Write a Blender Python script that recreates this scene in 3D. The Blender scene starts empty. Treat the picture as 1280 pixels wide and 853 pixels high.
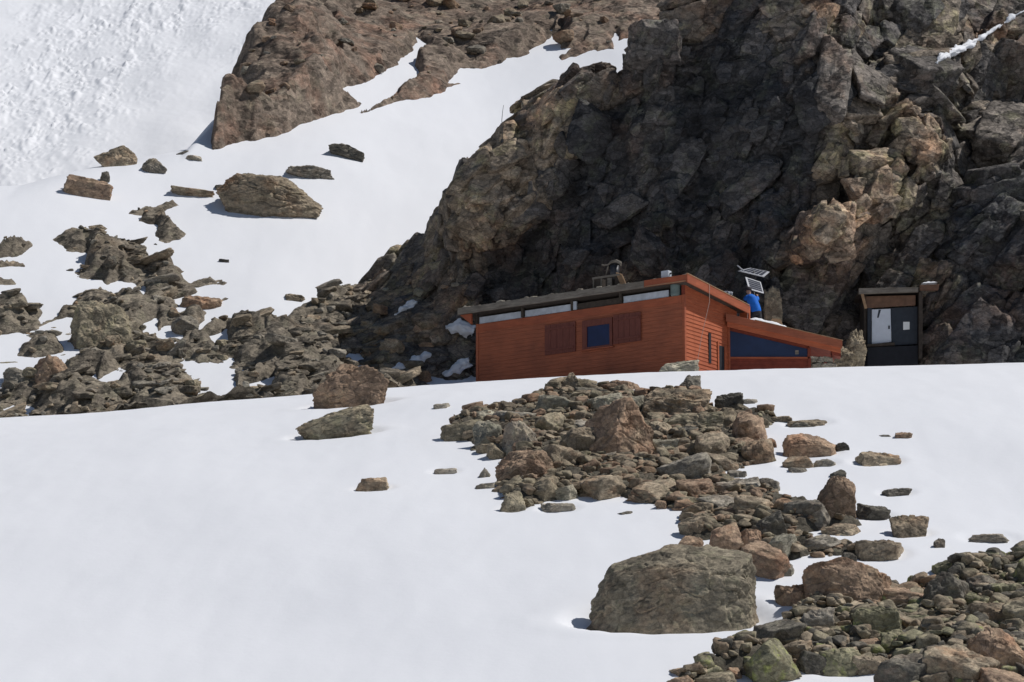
import bpy, math, random
import numpy as np
from mathutils import Vector, Matrix

SC = bpy.context.scene
COL = SC.collection
rng = np.random.default_rng(7)
random.seed(7)

# ------------------------------------------------------------------ camera maths
F = 4440.0                     # focal length in photo pixels (1280 wide)
PITCH = math.radians(11.5)
CP, SP = math.cos(PITCH), math.sin(PITCH)

def proj(X, Y, Z):
    d = Y*CP + Z*SP
    return 640 + F*X/d, 426.5 - F*(-Y*SP + Z*CP)/d

def ray(px, py):
    a = (px-640)/F; b = -(py-426.5)/F
    return a, CP - b*SP, SP + b*CP

def pix(px, py, Y):
    a, dy, dz = ray(px, py)
    t = Y/dy
    return a*t, Y*np.ones_like(np.asarray(t, float))*1.0, dz*t

def pixv(px, py, Y):
    x, y, z = pix(px, py, Y)
    return Vector((float(x), float(y), float(z)))

def mpp(Y):                    # metres per photo pixel at distance Y
    return Y*1.025/F

# ------------------------------------------------------------------ noise (numpy)
_P = np.random.default_rng(11).permutation(4096).astype(np.int64)
_G = np.random.default_rng(12).normal(size=(4096, 3)); _G /= np.linalg.norm(_G, axis=1)[:, None]
_R = np.random.default_rng(13).random((4096, 8))

def _h(ix, iy, iz, seed):
    return _P[(_P[(_P[(ix + seed*131) & 4095] + iy) & 4095] + iz) & 4095]

def perlin(x, y, z, seed=0):
    x, y, z = np.broadcast_arrays(np.asarray(x, float), np.asarray(y, float), np.asarray(z, float))
    ix, iy, iz = (np.floor(v).astype(np.int64) for v in (x, y, z))
    fx, fy, fz = x-ix, y-iy, z-iz
    u, v, w = (t*t*t*(t*(t*6-15)+10) for t in (fx, fy, fz))
    out = 0
    for dx in (0, 1):
        for dy in (0, 1):
            for dz in (0, 1):
                g = _G[_h(ix+dx, iy+dy, iz+dz, seed)]
                d = g[..., 0]*(fx-dx) + g[..., 1]*(fy-dy) + g[..., 2]*(fz-dz)
                out = out + d*(u if dx else 1-u)*(v if dy else 1-v)*(w if dz else 1-w)
    return out*1.6

def fbm(x, y, z, octv=4, seed=0, gain=0.5):
    s, a = 0, 1.0
    for o in range(octv):
        s = s + a*perlin(x*2**o, y*2**o, z*2**o, seed+o)
        a *= gain
    return s

def blocks2(u, v, seed=0, tilt=1.0, k=1.5, hvar=0.6):
    """faceted, fractured relief: flat tilted plates with steep sides, one per jittered cell, the highest showing"""
    iu, iv = np.floor(u).astype(np.int64), np.floor(v).astype(np.int64)
    best = np.full(np.shape(u), -1e9)
    for du in (-1, 0, 1):
        for dv in (-1, 0, 1):
            r = _R[_h(iu+du, iv+dv, 0, seed)]
            a = u - (iu+du+.15+.7*r[..., 0]); b = v - (iv+dv+.15+.7*r[..., 1])
            th = (r[..., 5]-.5)*1.6; c, s = np.cos(th), np.sin(th)
            p = np.abs(a*c+b*s)*(.8+.5*r[..., 6]); q = np.abs(b*c-a*s)*(.8+.5*r[..., 7])
            m = np.maximum(np.maximum(p, q), .72*(p+q))*1.0
            val = (r[..., 2]-.5)*hvar + tilt*((r[..., 3]-.5)*a + (r[..., 4]-.5)*b) - k*1.5*np.maximum(m-.40, 0) - .12*m
            best = np.maximum(best, val)
    return np.maximum(best, -.55)

def sstep(a, b, x):
    t = np.clip((x-a)/(b-a), 0, 1)
    return t*t*(3-2*t)

def poly_sd(px, py, poly):
    """signed distance in pixels, positive inside"""
    p = np.asarray(poly, float)
    px = np.asarray(px, float); py = np.asarray(py, float)
    d2 = np.full(px.shape, 1e12); ins = np.zeros(px.shape, bool)
    for i in range(len(p)):
        x0, y0 = p[i]; x1, y1 = p[(i+1) % len(p)]
        ex, ey = x1-x0, y1-y0
        t = np.clip(((px-x0)*ex + (py-y0)*ey)/(ex*ex+ey*ey+1e-9), 0, 1)
        d2 = np.minimum(d2, (px-x0-t*ex)**2 + (py-y0-t*ey)**2)
        if y0 != y1:
            c = ((y0 > py) != (y1 > py)) & (px < (x1-x0)*(py-y0)/(y1-y0) + x0)
            ins ^= c
    return np.where(ins, 1, -1)*np.sqrt(d2)

def polys_sd(px, py, add, sub=()):
    s = np.full(np.shape(px), -1e3)
    for p in add: s = np.maximum(s, poly_sd(px, py, p))
    for p in sub: s = np.minimum(s, -poly_sd(px, py, p))
    return s

# ------------------------------------------------------------------ materials
def nodes(name):
    m = bpy.data.materials.new(name); m.use_nodes = True
    nt = m.node_tree; b = nt.nodes['Principled BSDF']
    return m, nt, b, (lambda t: nt.nodes.new(t)), nt.links.new

def ramp(nt, stops):
    r = nt.nodes.new('ShaderNodeValToRGB'); e = r.color_ramp.elements
    while len(e) < len(stops): e.new(.5)
    for i, (p, c) in enumerate(stops):
        e[i].position = p; e[i].color = (*c, 1) if len(c) == 3 else c
    return r

def rock_mat(name, base, alt, rust, rust_amt=.45, lichen=(.205, .195, .125), lichen_amt=.3, scale=1.0, bump=.6, contrast=1.0, random_obj=True, bdist=.05, gain=1.0, facet=1.0, facet_amt=.8, tone=False, joint=.45):
    m, nt, b, N, L = nodes(name)
    tc = N('ShaderNodeTexCoord'); vec = tc.outputs['Object']
    oi = N('ShaderNodeObjectInfo')
    if random_obj:
        cx = N('ShaderNodeVectorMath'); cx.operation = 'SCALE'; cx.inputs[0].default_value = (17, 31, 23)
        L(oi.outputs['Random'], cx.inputs['Scale'])
        ad = N('ShaderNodeVectorMath'); ad.operation = 'ADD'
        L(vec, ad.inputs[0]); L(cx.outputs[0], ad.inputs[1]); vec = ad.outputs[0]
    def noise(s, d=6, r=.6, dist=0):
        n = N('ShaderNodeTexNoise'); n.inputs['Scale'].default_value = s*scale; n.inputs['Detail'].default_value = d
        n.inputs['Roughness'].default_value = r; n.inputs['Distortion'].default_value = dist
        L(vec, n.inputs['Vector']); return n.outputs['Fac']
    def mixc(fac, a, c, mode='MIX'):
        x = N('ShaderNodeMix'); x.data_type = 'RGBA'; x.blend_type = mode
        for i, v in ((0, fac), (6, a), (7, c)):
            if isinstance(v, (int, float)): x.inputs[i].default_value = v
            elif isinstance(v, tuple): x.inputs[i].default_value = (*v, 1)
            else: L(v, x.inputs[i])
        return x.outputs[2]
    r1 = ramp(nt, [(.38, base), (.62, alt)]); L(noise(1.1, 9, .7, .1), r1.inputs[0])
    r2 = ramp(nt, [(.56-.12*rust_amt, (0, 0, 0)), (.78-.2*rust_amt, (rust_amt*1.6,)*3)]); L(noise(.6, 9, .7, .15), r2.inputs[0])
    c = mixc(r2.outputs[0], r1.outputs[0], rust)
    r3 = ramp(nt, [(.52, (0, 0, 0)), (.66, (lichen_amt,)*3)]); L(noise(2.3, 9, .72), r3.inputs[0])
    c = mixc(r3.outputs[0], c, lichen)
    lo = 1-.45*contrast; hi = 1+.42*contrast
    r4 = ramp(nt, [(.3, (lo/1.5,)*3), (.7, (hi/1.5,)*3)]); L(noise(7, 10, .75), r4.inputs[0])
    c = mixc(1.0, c, r4.outputs[0], 'MULTIPLY')
    r5 = ramp(nt, [(.35, (.75,)*3), (.7, (1.0,)*3)]); L(noise(34, 4, .6), r5.inputs[0])
    c = mixc(1.0, c, r5.outputs[0], 'MULTIPLY')
    # fracture cells: jittered blocks of stone, each with its own tone, parted by dark joints
    wn = N('ShaderNodeTexNoise'); wn.inputs['Scale'].default_value = 3*scale*facet; wn.inputs['Detail'].default_value = 4; L(vec, wn.inputs['Vector'])
    ws = N('ShaderNodeVectorMath'); ws.operation = 'SCALE'; ws.inputs['Scale'].default_value = .16/(scale*facet); L(wn.outputs['Color'], ws.inputs[0])
    wa = N('ShaderNodeVectorMath'); wa.operation = 'ADD'; L(vec, wa.inputs[0]); L(ws.outputs[0], wa.inputs[1])
    mp = N('ShaderNodeMapping'); mp.inputs['Rotation'].default_value = (.3, .6, .2); mp.inputs['Scale'].default_value = (1, 1, 1.8); L(wa.outputs[0], mp.inputs['Vector'])
    cells = []
    for fs, amt, tv_, jw in ((1.0, .55, .30, .035), (2.7, .5, .25, .05), (7.0, .38, .15, 0)):
        v = N('ShaderNodeTexVoronoi'); v.inputs['Scale'].default_value = fs*scale*facet*1.6; L(mp.outputs[0], v.inputs['Vector'])
        cells.append((v, amt))
        sx_ = N('ShaderNodeSeparateXYZ'); L(v.outputs['Color'], sx_.inputs[0])
        m1_ = N('ShaderNodeMapRange'); L(sx_.outputs[0], m1_.inputs[0]); m1_.inputs[3].default_value = 1-tv_*facet_amt; m1_.inputs[4].default_value = 1+tv_*.6*facet_amt
        c = mixc(1.0, c, m1_.outputs[0], 'MULTIPLY')
        if jw:
            e = N('ShaderNodeTexVoronoi'); e.feature = 'DISTANCE_TO_EDGE'; e.inputs['Scale'].default_value = fs*scale*facet*1.6; L(mp.outputs[0], e.inputs['Vector'])
            m2_ = N('ShaderNodeMapRange'); L(e.outputs['Distance'], m2_.inputs[0]); m2_.inputs[1].default_value = 0; m2_.inputs[2].default_value = jw; m2_.inputs[3].default_value = .42; m2_.inputs[4].default_value = 1
            c = mixc(joint, c, m2_.outputs[0], 'MULTIPLY')
    hs = N('ShaderNodeHueSaturation'); L(c, hs.inputs['Color'])
    mr = N('ShaderNodeMapRange'); L(oi.outputs['Random'], mr.inputs[0])
    mr.inputs[3].default_value = 3.0 if random_obj else 2.1*gain; mr.inputs[4].default_value = 4.5 if random_obj else 2.1*gain
    L(mr.outputs[0], hs.inputs['Value'])
    col = hs.outputs[0]
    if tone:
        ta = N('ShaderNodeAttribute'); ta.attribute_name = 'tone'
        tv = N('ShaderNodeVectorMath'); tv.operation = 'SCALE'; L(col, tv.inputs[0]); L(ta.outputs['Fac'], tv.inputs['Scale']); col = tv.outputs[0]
        # shade painted cold into the dark wet rock, sunlight warm into the paler
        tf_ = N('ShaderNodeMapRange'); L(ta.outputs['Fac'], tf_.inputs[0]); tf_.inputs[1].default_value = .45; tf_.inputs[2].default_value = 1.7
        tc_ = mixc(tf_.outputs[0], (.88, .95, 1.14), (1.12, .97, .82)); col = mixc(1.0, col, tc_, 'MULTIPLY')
    L(col, b.inputs['Base Color'])
    b.inputs['Roughness'].default_value = .88; b.inputs['Specular IOR Level'].default_value = .25
    # fracture facets: every little cell of the stone is tilted its own way
    geo = N('ShaderNodeNewGeometry'); nrm = geo.outputs['Normal']; hgt = None
    for v, amt in cells:
        sb = N('ShaderNodeVectorMath'); sb.operation = 'SUBTRACT'; sb.inputs[1].default_value = (.5, .5, .5); L(v.outputs['Color'], sb.inputs[0])
        sc_ = N('ShaderNodeVectorMath'); sc_.operation = 'SCALE'; sc_.inputs['Scale'].default_value = amt*facet_amt; L(sb.outputs[0], sc_.inputs[0])
        ad_ = N('ShaderNodeVectorMath'); ad_.operation = 'ADD'; L(nrm, ad_.inputs[0]); L(sc_.outputs[0], ad_.inputs[1]); nrm = ad_.outputs[0]
    nm = N('ShaderNodeVectorMath'); nm.operation = 'NORMALIZE'; L(nrm, nm.inputs[0])
    bp = N('ShaderNodeBump'); bp.inputs['Strength'].default_value = bump; bp.inputs['Distance'].default_value = bdist
    L(noise(9, 12, .75), bp.inputs['Height']); L(nm.outputs[0], bp.inputs['Normal'])
    L(bp.outputs[0], b.inputs['Normal'])
    return m

M = {}
M['grey'] = rock_mat('rock_grey', (.132, .117, .096), (.185, .165, .134), (.20, .13, .08), .3)
M['brown'] = rock_mat('rock_brown', (.130, .105, .075), (.195, .157, .112), (.20, .115, .065), .45)
M['rust'] = rock_mat('rock_rust', (.155, .108, .076), (.21, .148, .10), (.20, .105, .06), .5, lichen_amt=.2)
M['olive'] = rock_mat('rock_olive', (.130, .110, .078), (.185, .158, .110), (.17, .11, .07), .35, lichen=(.20, .195, .10), lichen_amt=.3)
M['pale'] = rock_mat('rock_pale', (.165, .15, .115), (.215, .195, .15), (.22, .17, .11), .25, lichen=(.22, .235, .15))
M['buff'] = rock_mat('rock_buff', (.135, .115, .083), (.185, .158, .115), (.19, .12, .075), .4, lichen=(.19, .185, .115), lichen_amt=.4)
M['moss'] = rock_mat('rock_moss', (.115, .108, .07), (.17, .155, .10), (.15, .10, .06), .3, lichen=(.20, .22, .06), lichen_amt=.8)
M['tan'] = rock_mat('rock_tan', (.12, .098, .068), (.17, .14, .098), (.20, .13, .08), .3, lichen_amt=.25)
M['dark'] = rock_mat('rock_dark', (.055, .05, .042), (.095, .085, .068), (.12, .07, .045), .3, lichen_amt=.2)
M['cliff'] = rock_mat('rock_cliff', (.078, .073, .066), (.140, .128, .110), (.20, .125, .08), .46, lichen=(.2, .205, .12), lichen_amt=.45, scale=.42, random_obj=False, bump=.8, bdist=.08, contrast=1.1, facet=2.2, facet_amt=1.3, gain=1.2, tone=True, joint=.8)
M['slope'] = rock_mat('rock_slope', (.122, .103, .080), (.20, .17, .13), (.21, .14, .085), .3, lichen_amt=.35, scale=.6, random_obj=False, bump=.8, bdist=.06, facet=2.0, facet_amt=1.0, gain=1.15)
M['crag'] = rock_mat('rock_crag', (.150, .112, .086), (.225, .178, .138), (.245, .13, .085), .5, lichen_amt=.3, scale=.4, random_obj=False, bump=.8, bdist=.08, facet=1.8, facet_amt=1.0)
M['bed'] = rock_mat('rock_bed', (.075, .066, .05), (.12, .105, .08), (.13, .085, .055), .3, scale=1.6, random_obj=False, bump=.9)

def snow_mat():
    m, nt, b, N, L = nodes('snow')
    tc = N('ShaderNodeTexCoord')
    n = N('ShaderNodeTexNoise'); n.inputs['Scale'].default_value = .35; n.inputs['Detail'].default_value = 5; L(tc.outputs['Object'], n.inputs['Vector'])
    r = ramp(nt, [(.3, (.81, .82, .85)), (.7, (.83, .84, .87))]); L(n.outputs[0], r.inputs[0]); L(r.outputs[0], b.inputs['Base Color'])
    b.inputs['Roughness'].default_value = .7; b.inputs['Specular IOR Level'].default_value = .15
    n2 = N('ShaderNodeTexNoise'); n2.inputs['Scale'].default_value = 5; n2.inputs['Detail'].default_value = 8; n2.inputs['Roughness'].default_value = .65
    L(tc.outputs['Object'], n2.inputs['Vector'])
    bp = N('ShaderNodeBump'); bp.inputs['Strength'].default_value = .16; bp.inputs['Distance'].default_value = .04
    L(n2.outputs[0], bp.inputs['Height']); L(bp.outputs[0], b.inputs['Normal'])
    return m
M['snow'] = snow_mat()

def plain(name, col, rough=.6, metal=0, var=.18, scale=6, stretch=(1, 1, 1), bump=.2, spec=.3, stain=None):
    m, nt, b, N, L = nodes(name)
    tc = N('ShaderNodeTexCoord'); mp = N('ShaderNodeMapping'); mp.inputs['Scale'].default_value = stretch
    L(tc.outputs['Object'], mp.inputs['Vector'])
    n = N('ShaderNodeTexNoise'); n.inputs['Scale'].default_value = scale; n.inputs['Detail'].default_value = 8; n.inputs['Roughness'].default_value = .65
    L(mp.outputs[0], n.inputs['Vector'])
    r = ramp(nt, [(.3, tuple(c*(1-var) for c in col)), (.7, tuple(min(1, c*(1+var)) for c in col))]); L(n.outputs[0], r.inputs[0])
    out = r.outputs[0]
    if stain:
        n3 = N('ShaderNodeTexNoise'); n3.inputs['Scale'].default_value = .9; n3.inputs['Detail'].default_value = 7; n3.inputs['Roughness'].default_value = .7
        L(tc.outputs['Object'], n3.inputs['Vector'])
        r3 = ramp(nt, [(.45, (0, 0, 0)), (.7, (.75,)*3)]); L(n3.outputs[0], r3.inputs[0])
        x = N('ShaderNodeMix'); x.data_type = 'RGBA'; L(r3.outputs[0], x.inputs[0]); L(out, x.inputs[6]); x.inputs[7].default_value = (*stain, 1); out = x.outputs[2]
    L(out, b.inputs['Base Color'])
    b.inputs['Roughness'].default_value = rough; b.inputs['Metallic'].default_value = metal; b.inputs['Specular IOR Level'].default_value = spec
    bp = N('ShaderNodeBump'); bp.inputs['Strength'].default_value = bump; bp.inputs['Distance'].default_value = .01
    L(n.outputs[0], bp.inputs['Height']); L(bp.outputs[0], b.inputs['Normal'])
    return m
M['red_front'] = plain('red_boards_weathered', (.34, .104, .052), .75, var=.3, scale=5, stretch=(.35, .35, 6), stain=(.20, .066, .038))
M['red_end'] = plain('red_boards', (.40, .108, .046), .7, var=.25, scale=5, stretch=(.35, .35, 6), stain=(.28, .065, .03))
M['red_trim'] = plain('red_trim', (.34, .092, .042), .7, var=.25, scale=5, stretch=(.4, .4, 3), stain=(.22, .062, .034))
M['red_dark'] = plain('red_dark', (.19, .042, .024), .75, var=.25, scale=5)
M['shutter'] = plain('shutter_brown', (.15, .046, .032), .7, var=.25, scale=6, stretch=(4, 4, .5))
M['greywood'] = plain('grey_wood', (.20, .175, .145), .85, var=.5, scale=4, stretch=(.5, 3, 5), stain=(.10, .08, .06))
M['darkwood'] = plain('dark_wood', (.055, .043, .034), .85, var=.35, scale=6)
M['oldwood'] = plain('old_brown_wood', (.17, .092, .058), .85, var=.35, scale=5, stain=(.10, .065, .045))
M['tanwood'] = plain('tan_wood', (.33, .21, .12), .8, var=.3, scale=6)
M['palestrip'] = plain('pale_boards', (.46, .49, .54), .7, var=.2, scale=4, stain=(.30, .31, .33))
M['white'] = plain('white_paint', (.60, .63, .68), .5, var=.08, scale=4)
M['paper'] = plain('paper', (.78, .78, .76), .8, var=.04)
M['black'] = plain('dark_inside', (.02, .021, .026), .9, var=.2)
M['darkpanel'] = plain('dark_panel', (.034, .040, .050), .7, var=.2)
M['bluepane'] = plain('blue_pane', (.007, .014, .06), .35, var=.25, scale=3, spec=.5)
M['bluepanel'] = plain('navy_panel', (.014, .028, .075), .5, var=.3, scale=1.2, spec=.4)
M['barrel'] = plain('barrel_green_grey', (.13, .17, .16), .6, var=.2)
M['metal'] = plain('grey_metal', (.46, .47, .50), .6, .0, var=.1)
M['cable'] = plain('cable_grey', (.5, .36, .30), .6, var=.05)
M['darkmetal'] = plain('dark_metal', (.06, .06, .065), .5, .5, var=.1)
M['cells'] = plain('solar_cells', (.055, .06, .08), .7, var=.1, spec=.08)
M['jacket'] = plain('blue_jacket', (.02, .16, .62), .75, var=.2, scale=5, spec=.2)
M['trousers'] = plain('dark_trousers', (.035, .035, .04), .85, var=.2)
M['skin'] = plain('skin', (.45, .27, .2), .6, var=.06)
M['hair'] = plain('dark_hair', (.03, .025, .03), .8, var=.2)
M['bundle'] = plain('grey_fabric', (.36, .38, .42), .8, var=.3, scale=5)
M['strap'] = plain('dark_strap', (.06, .06, .08), .8)
M['mortar'] = rock_mat('pillar_stone', (.26, .23, .18), (.36, .33, .26), (.25, .18, .12), .3, scale=2.2, random_obj=False)

# ------------------------------------------------------------------ object helpers
def link(name, me, mat, parent=None, smooth=True):
    if mat is not None and not me.materials: me.materials.append(mat)
    if smooth and len(me.polygons): me.polygons.foreach_set('use_smooth', np.ones(len(me.polygons), bool))
    o = bpy.data.objects.new(name, me); COL.objects.link(o)
    if parent is not None: o.parent = parent
    return o

def tag(o, label=None, cat=None, group=None, kind=None):
    if label: o['label'] = label
    if cat: o['category'] = cat
    if group: o['group'] = group
    if kind: o['kind'] = kind
    return o

def empty(name, loc, rz=0):
    o = bpy.data.objects.new(name, None); COL.objects.link(o); o.location = loc; o.rotation_euler = (0, 0, rz); return o

def np_mesh(name, V, faces):
    V = np.asarray(V, np.float32).reshape(-1, 3); faces = np.asarray(faces, np.int32); k = faces.shape[1]
    me = bpy.data.meshes.new(name)
    me.vertices.add(len(V)); me.vertices.foreach_set('co', V.ravel())
    me.loops.add(faces.size); me.loops.foreach_set('vertex_index', faces.ravel())
    me.polygons.add(len(faces)); me.polygons.foreach_set('loop_start', np.arange(0, faces.size, k, dtype=np.int32))
    me.update(calc_edges=True); me.validate()
    return me

def grid_faces(nr, nc, keep=None, flip=False):
    i = np.arange(nr*nc).reshape(nr, nc)
    q = np.stack([i[:-1, :-1], i[:-1, 1:], i[1:, 1:], i[1:, :-1]], -1).reshape(-1, 4)
    if flip: q = q[:, ::-1]
    if keep is not None:
        kk = keep.ravel()
        q = q[kk[q].any(axis=1)]
    return q

def compact(V, q):
    used = np.unique(q); mp = np.full(len(V), -1, np.int64); mp[used] = np.arange(len(used))
    return V[used], mp[q]

# ------------------------------------------------------------------ terrain functions
_cx, _cz = [], []
for _px, _py in [(-300, 548), (0, 521), (150, 512), (300, 503), (400, 497), (500, 487), (640, 477.5), (760, 471), (860, 465.5), (1050, 461), (1280, 457), (1500, 452)]:
    _a = pix(_px, _py, 113.0); _cx.append(float(_a[0])); _cz.append(float(_a[2]))
_crest = np.polyfit(_cx, _cz, 4)

def crest(X):
    Xc = np.clip(X, -24, 22)
    return np.polyval(_crest, Xc) + (X-Xc)*.05

def smax(a, b, k): return .5*(a+b+np.sqrt((a-b)**2 + k*k))

def front(X, Y):
    zc = crest(X); s0 = zc/113.0; t = Y-113.0
    tn = np.minimum(t, 0); tp = np.maximum(t, 0)
    z = zc + s0*tn + .26*(tn - 12*(np.exp(tn/12)-1)) + s0*tp - (s0-.03)*(tp - 3*(1-np.exp(-tp/3)))
    z = z + .20*perlin(X*.11, Y*.09, 3.3, 1) + .05*perlin(X*.35, Y*.25, 1.7, 2)*sstep(116, 108, Y)
    return smax(z, -1.9 + .05*Y + 0*X, 3.0)

_rx = [-60, -30, -21, -14.5, -9.5, -6, 0, 60]; _ry = [139, 141, 143.5, 150, 176, 192, 215, 240]
def back(X, Y):
    yr = np.interp(X, _rx, _ry)
    s = .62 + .03*np.sin(X*.2)
    z0 = 23.6 + .03*X*0 - .02*np.minimum(X, 0)*0
    sh = 5.0*sstep(-10.5, 4.0, X)
    t = Y-126.0-sh
    z = z0 + s*np.maximum(t, -3) + .0*yr
    over = np.maximum(Y-yr, 0)
    z = z - (s-.08)*(over - 4.5*(1-np.exp(-over/4.5)))
    z = z + .35*perlin(X*.09, Y*.06, 7.7, 4) + .10*perlin(X*.3, Y*.2, 2.2, 5)
    return z

def ground(X, Y):
    X = np.asarray(X, float); Y = np.asarray(Y, float)
    f = front(X, Y); b = back(X, Y)
    w = sstep(118, 121, Y)
    return np.where(Y > 121, smax(f, b, .5), f*(1-w) + smax(f, b, .5)*w)

def hit(px, py, y0=60.0, y1=215.0, n=1500):
    """first meeting of the pixel's ray with the ground, as (x, y, z)"""
    a, dy, dz = ray(float(px), float(py))
    Y = np.linspace(y0, y1, n); t = Y/dy
    g = ground(a*t, Y) - dz*t
    k = np.nonzero(g >= 0)[0]
    if len(k) == 0: return None
    j = k[0]
    if j == 0: return a*t[0], Y[0], dz*t[0]
    f = g[j-1]/(g[j-1]-g[j]); yy = Y[j-1] + f*(Y[j]-Y[j-1]); tt = yy/dy
    return a*tt, yy, dz*tt

def graze(px, py):
    a, dy, dz = ray(float(px), float(py)); Y = np.linspace(120, 180, 600); t = Y/dy
    g = ground(a*t, Y); j = int(np.argmax(g-dz*t)); return a*t[j], Y[j], g[j]

# ------------------------------------------------------------------ masks in the photo's plan (turned into ground regions)
def z5(L, s=.3518, ox=0, oy=230): return [(ox+x*s, oy+y*s) for x, y in L]
LEFT_ADD = [
    z5([(-80, 250), (0, 235), (110, 190), (240, 150), (330, 155), (350, 185), (470, 170), (515, 215), (540, 260), (600, 290), (700, 300), (770, 330), (820, 345), (800, 370), (700, 390), (700, 400), (850, 388), (835, 412), (740, 465), (720, 505), (800, 470), (900, 490), (1000, 460), (1070, 440), (1194, 385), (1500, 300), (1500, 900), (-80, 900)]),
    z5([(300, 130), (340, 110), (375, 120), (410, 145), (340, 158)]),
    z5([(400, 110), (450, 90), (545, 68), (640, 55), (680, 80), (600, 100), (480, 125)]),
    z5([(470, 140), (520, 110), (590, 100), (600, 130), (640, 160), (665, 175), (640, 210), (560, 235), (515, 230), (540, 190), (560, 150)]),
    z5([(700, 292), (745, 282), (810, 292), (800, 304), (720, 306)]),
]
LEFT_SUB = [
    z5([(-90, 268), (0, 265), (115, 250), (205, 222), (225, 255), (305, 252), (295, 290), (225, 300), (255, 360), (350, 350), (362, 364), (240, 372), (140, 396), (265, 405), (230, 440), (205, 470), (150, 482), (160, 450), (130, 420), (60, 408), (0, 412), (-90, 412)]),
    z5([(160, 512), (250, 480), (268, 505), (245, 560), (250, 600), (292, 610), (205, 655), (245, 700), (10, 718), (-90, 716), (-90, 650), (0, 640), (120, 635), (235, 605), (228, 550)]),
    z5([(-90, 575), (0, 568), (60, 555), (92, 565), (50, 585), (0, 600), (-90, 605)]),
    z5([(340, 168), (450, 142), (555, 160), (515, 208), (480, 190), (400, 172)]),
    z5([(435, 392), (505, 370), (508, 405), (460, 410)]), z5([(365, 372), (430, 348), (470, 362), (420, 390)]),
    z5([(500, 505), (550, 487), (556, 520), (515, 522)]), z5([(725, 680), (808, 676), (800, 700), (868, 760), (850, 772), (790, 722)]),
    z5([(210, 696), (340, 684), (348, 706), (240, 716)]), z5([(870, 735), (968, 695), (960, 775), (895, 772)]),
    z5([(355, 712), (400, 685), (410, 700), (370, 722)]), z5([(560, 535), (635, 520), (630, 530), (570, 540)]),
    z5([(745, 555), (815, 520), (815, 545), (770, 570)]), z5([(980, 505), (1020, 485), (1025, 530), (990, 530)]),
    z5([(640, 330), (700, 318), (720, 330), (680, 345)]),
]
LEFT_ISL = [z5([(140, 290), (200, 260), (245, 275), (200, 298)]), z5([(-90, 285), (0, 283), (90, 285), (92, 300), (0, 300), (-90, 302)]), z5([(-90, 345), (50, 342), (78, 366), (0, 365), (-90, 366)]),
            z5([(148, 655), (200, 640), (240, 652), (180, 664)])]
CRAG_ADD = [
    [(268, 186), (272, 160), (296, 125), (318, 78), (343, 46), (368, 12), (385, -8), (385, -140), (900, -140), (900, 20), (775, 50), (768, 40), (762, 60), (700, 74), (735, 52), (702, 62), (640, 88), (600, 99), (560, 110), (540, 120), (498, 126), (460, 138), (452, 142), (470, 132), (500, 118), (455, 127), (420, 141), (392, 150), (345, 170), (300, 176)],
]
CRAG_SUB = [[(405, 132), (432, 110), (470, 96), (500, 78), (524, 46), (536, 60), (522, 84), (526, 104), (490, 120), (455, 130)],
            [(560, 106), (572, 84), (600, 86), (660, 66), (708, 34), (700, 66), (640, 90), (600, 104)],
            [(392, 98), (412, 88), (424, 92), (400, 102)], [(660, 42), (690, 38), (690, 44), (668, 47)], [(572, 38), (590, 32), (588, 40)]]
PILE_A = [[(562, 530), (598, 512), (640, 503), (690, 490), (705, 478), (750, 488), (800, 494), (870, 484), (890, 512), (930, 516), (985, 526), (940, 540), (930, 560), (960, 572), (945, 582), (905, 588), (908, 602), (960, 612), (1000, 628), (1030, 650), (1085, 655), (1060, 662), (1000, 672), (1085, 682), (1118, 694), (1060, 697), (1010, 697), (958, 716), (948, 690), (900, 676), (858, 682), (862, 660), (852, 641), (790, 630), (740, 619), (700, 628), (650, 634), (618, 618), (628, 602), (655, 588), (632, 574), (600, 566), (575, 552), (556, 546)]]
PILE_B = [[(838, 860), (900, 828), (932, 818), (975, 792), (1000, 772), (1010, 762), (1060, 748), (1118, 736), (1170, 727), (1210, 702), (1300, 694), (1400, 690), (1400, 900), (1160, 900), (1140, 850), (1090, 842), (1010, 834), (960, 838), (890, 856), (850, 870)]]

# ------------------------------------------------------------------ snow field (one sheet, reaching out of sight)
def spread(lo, hi, fine_lo, fine_hi, step, grow=1.25):
    a = list(np.arange(fine_lo, fine_hi+1e-6, step)); s = step; v = fine_lo; pre = []
    while v > lo: s *= grow; v -= s; pre.append(v)
    s = step; v = a[-1]; post = []
    while v < hi: s *= grow; v += s; post.append(v)
    return np.array(pre[::-1] + a + post)

xs = spread(-420, 420, -24, 21, .12); ys = spread(-260, 240, 66, 182, .18)
XX, YY = np.meshgrid(xs, ys)
ZZ = ground(XX, YY)
# wind-packed ripples on the snow
ZZ = ZZ + .012*fbm(XX*1.2, YY*.5, 0, 3, 41)*sstep(60, 80, YY)
snow_holes = []           # (x, y, radius x, radius y, depth): wind scoops melted around boulders, filled in below

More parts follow.
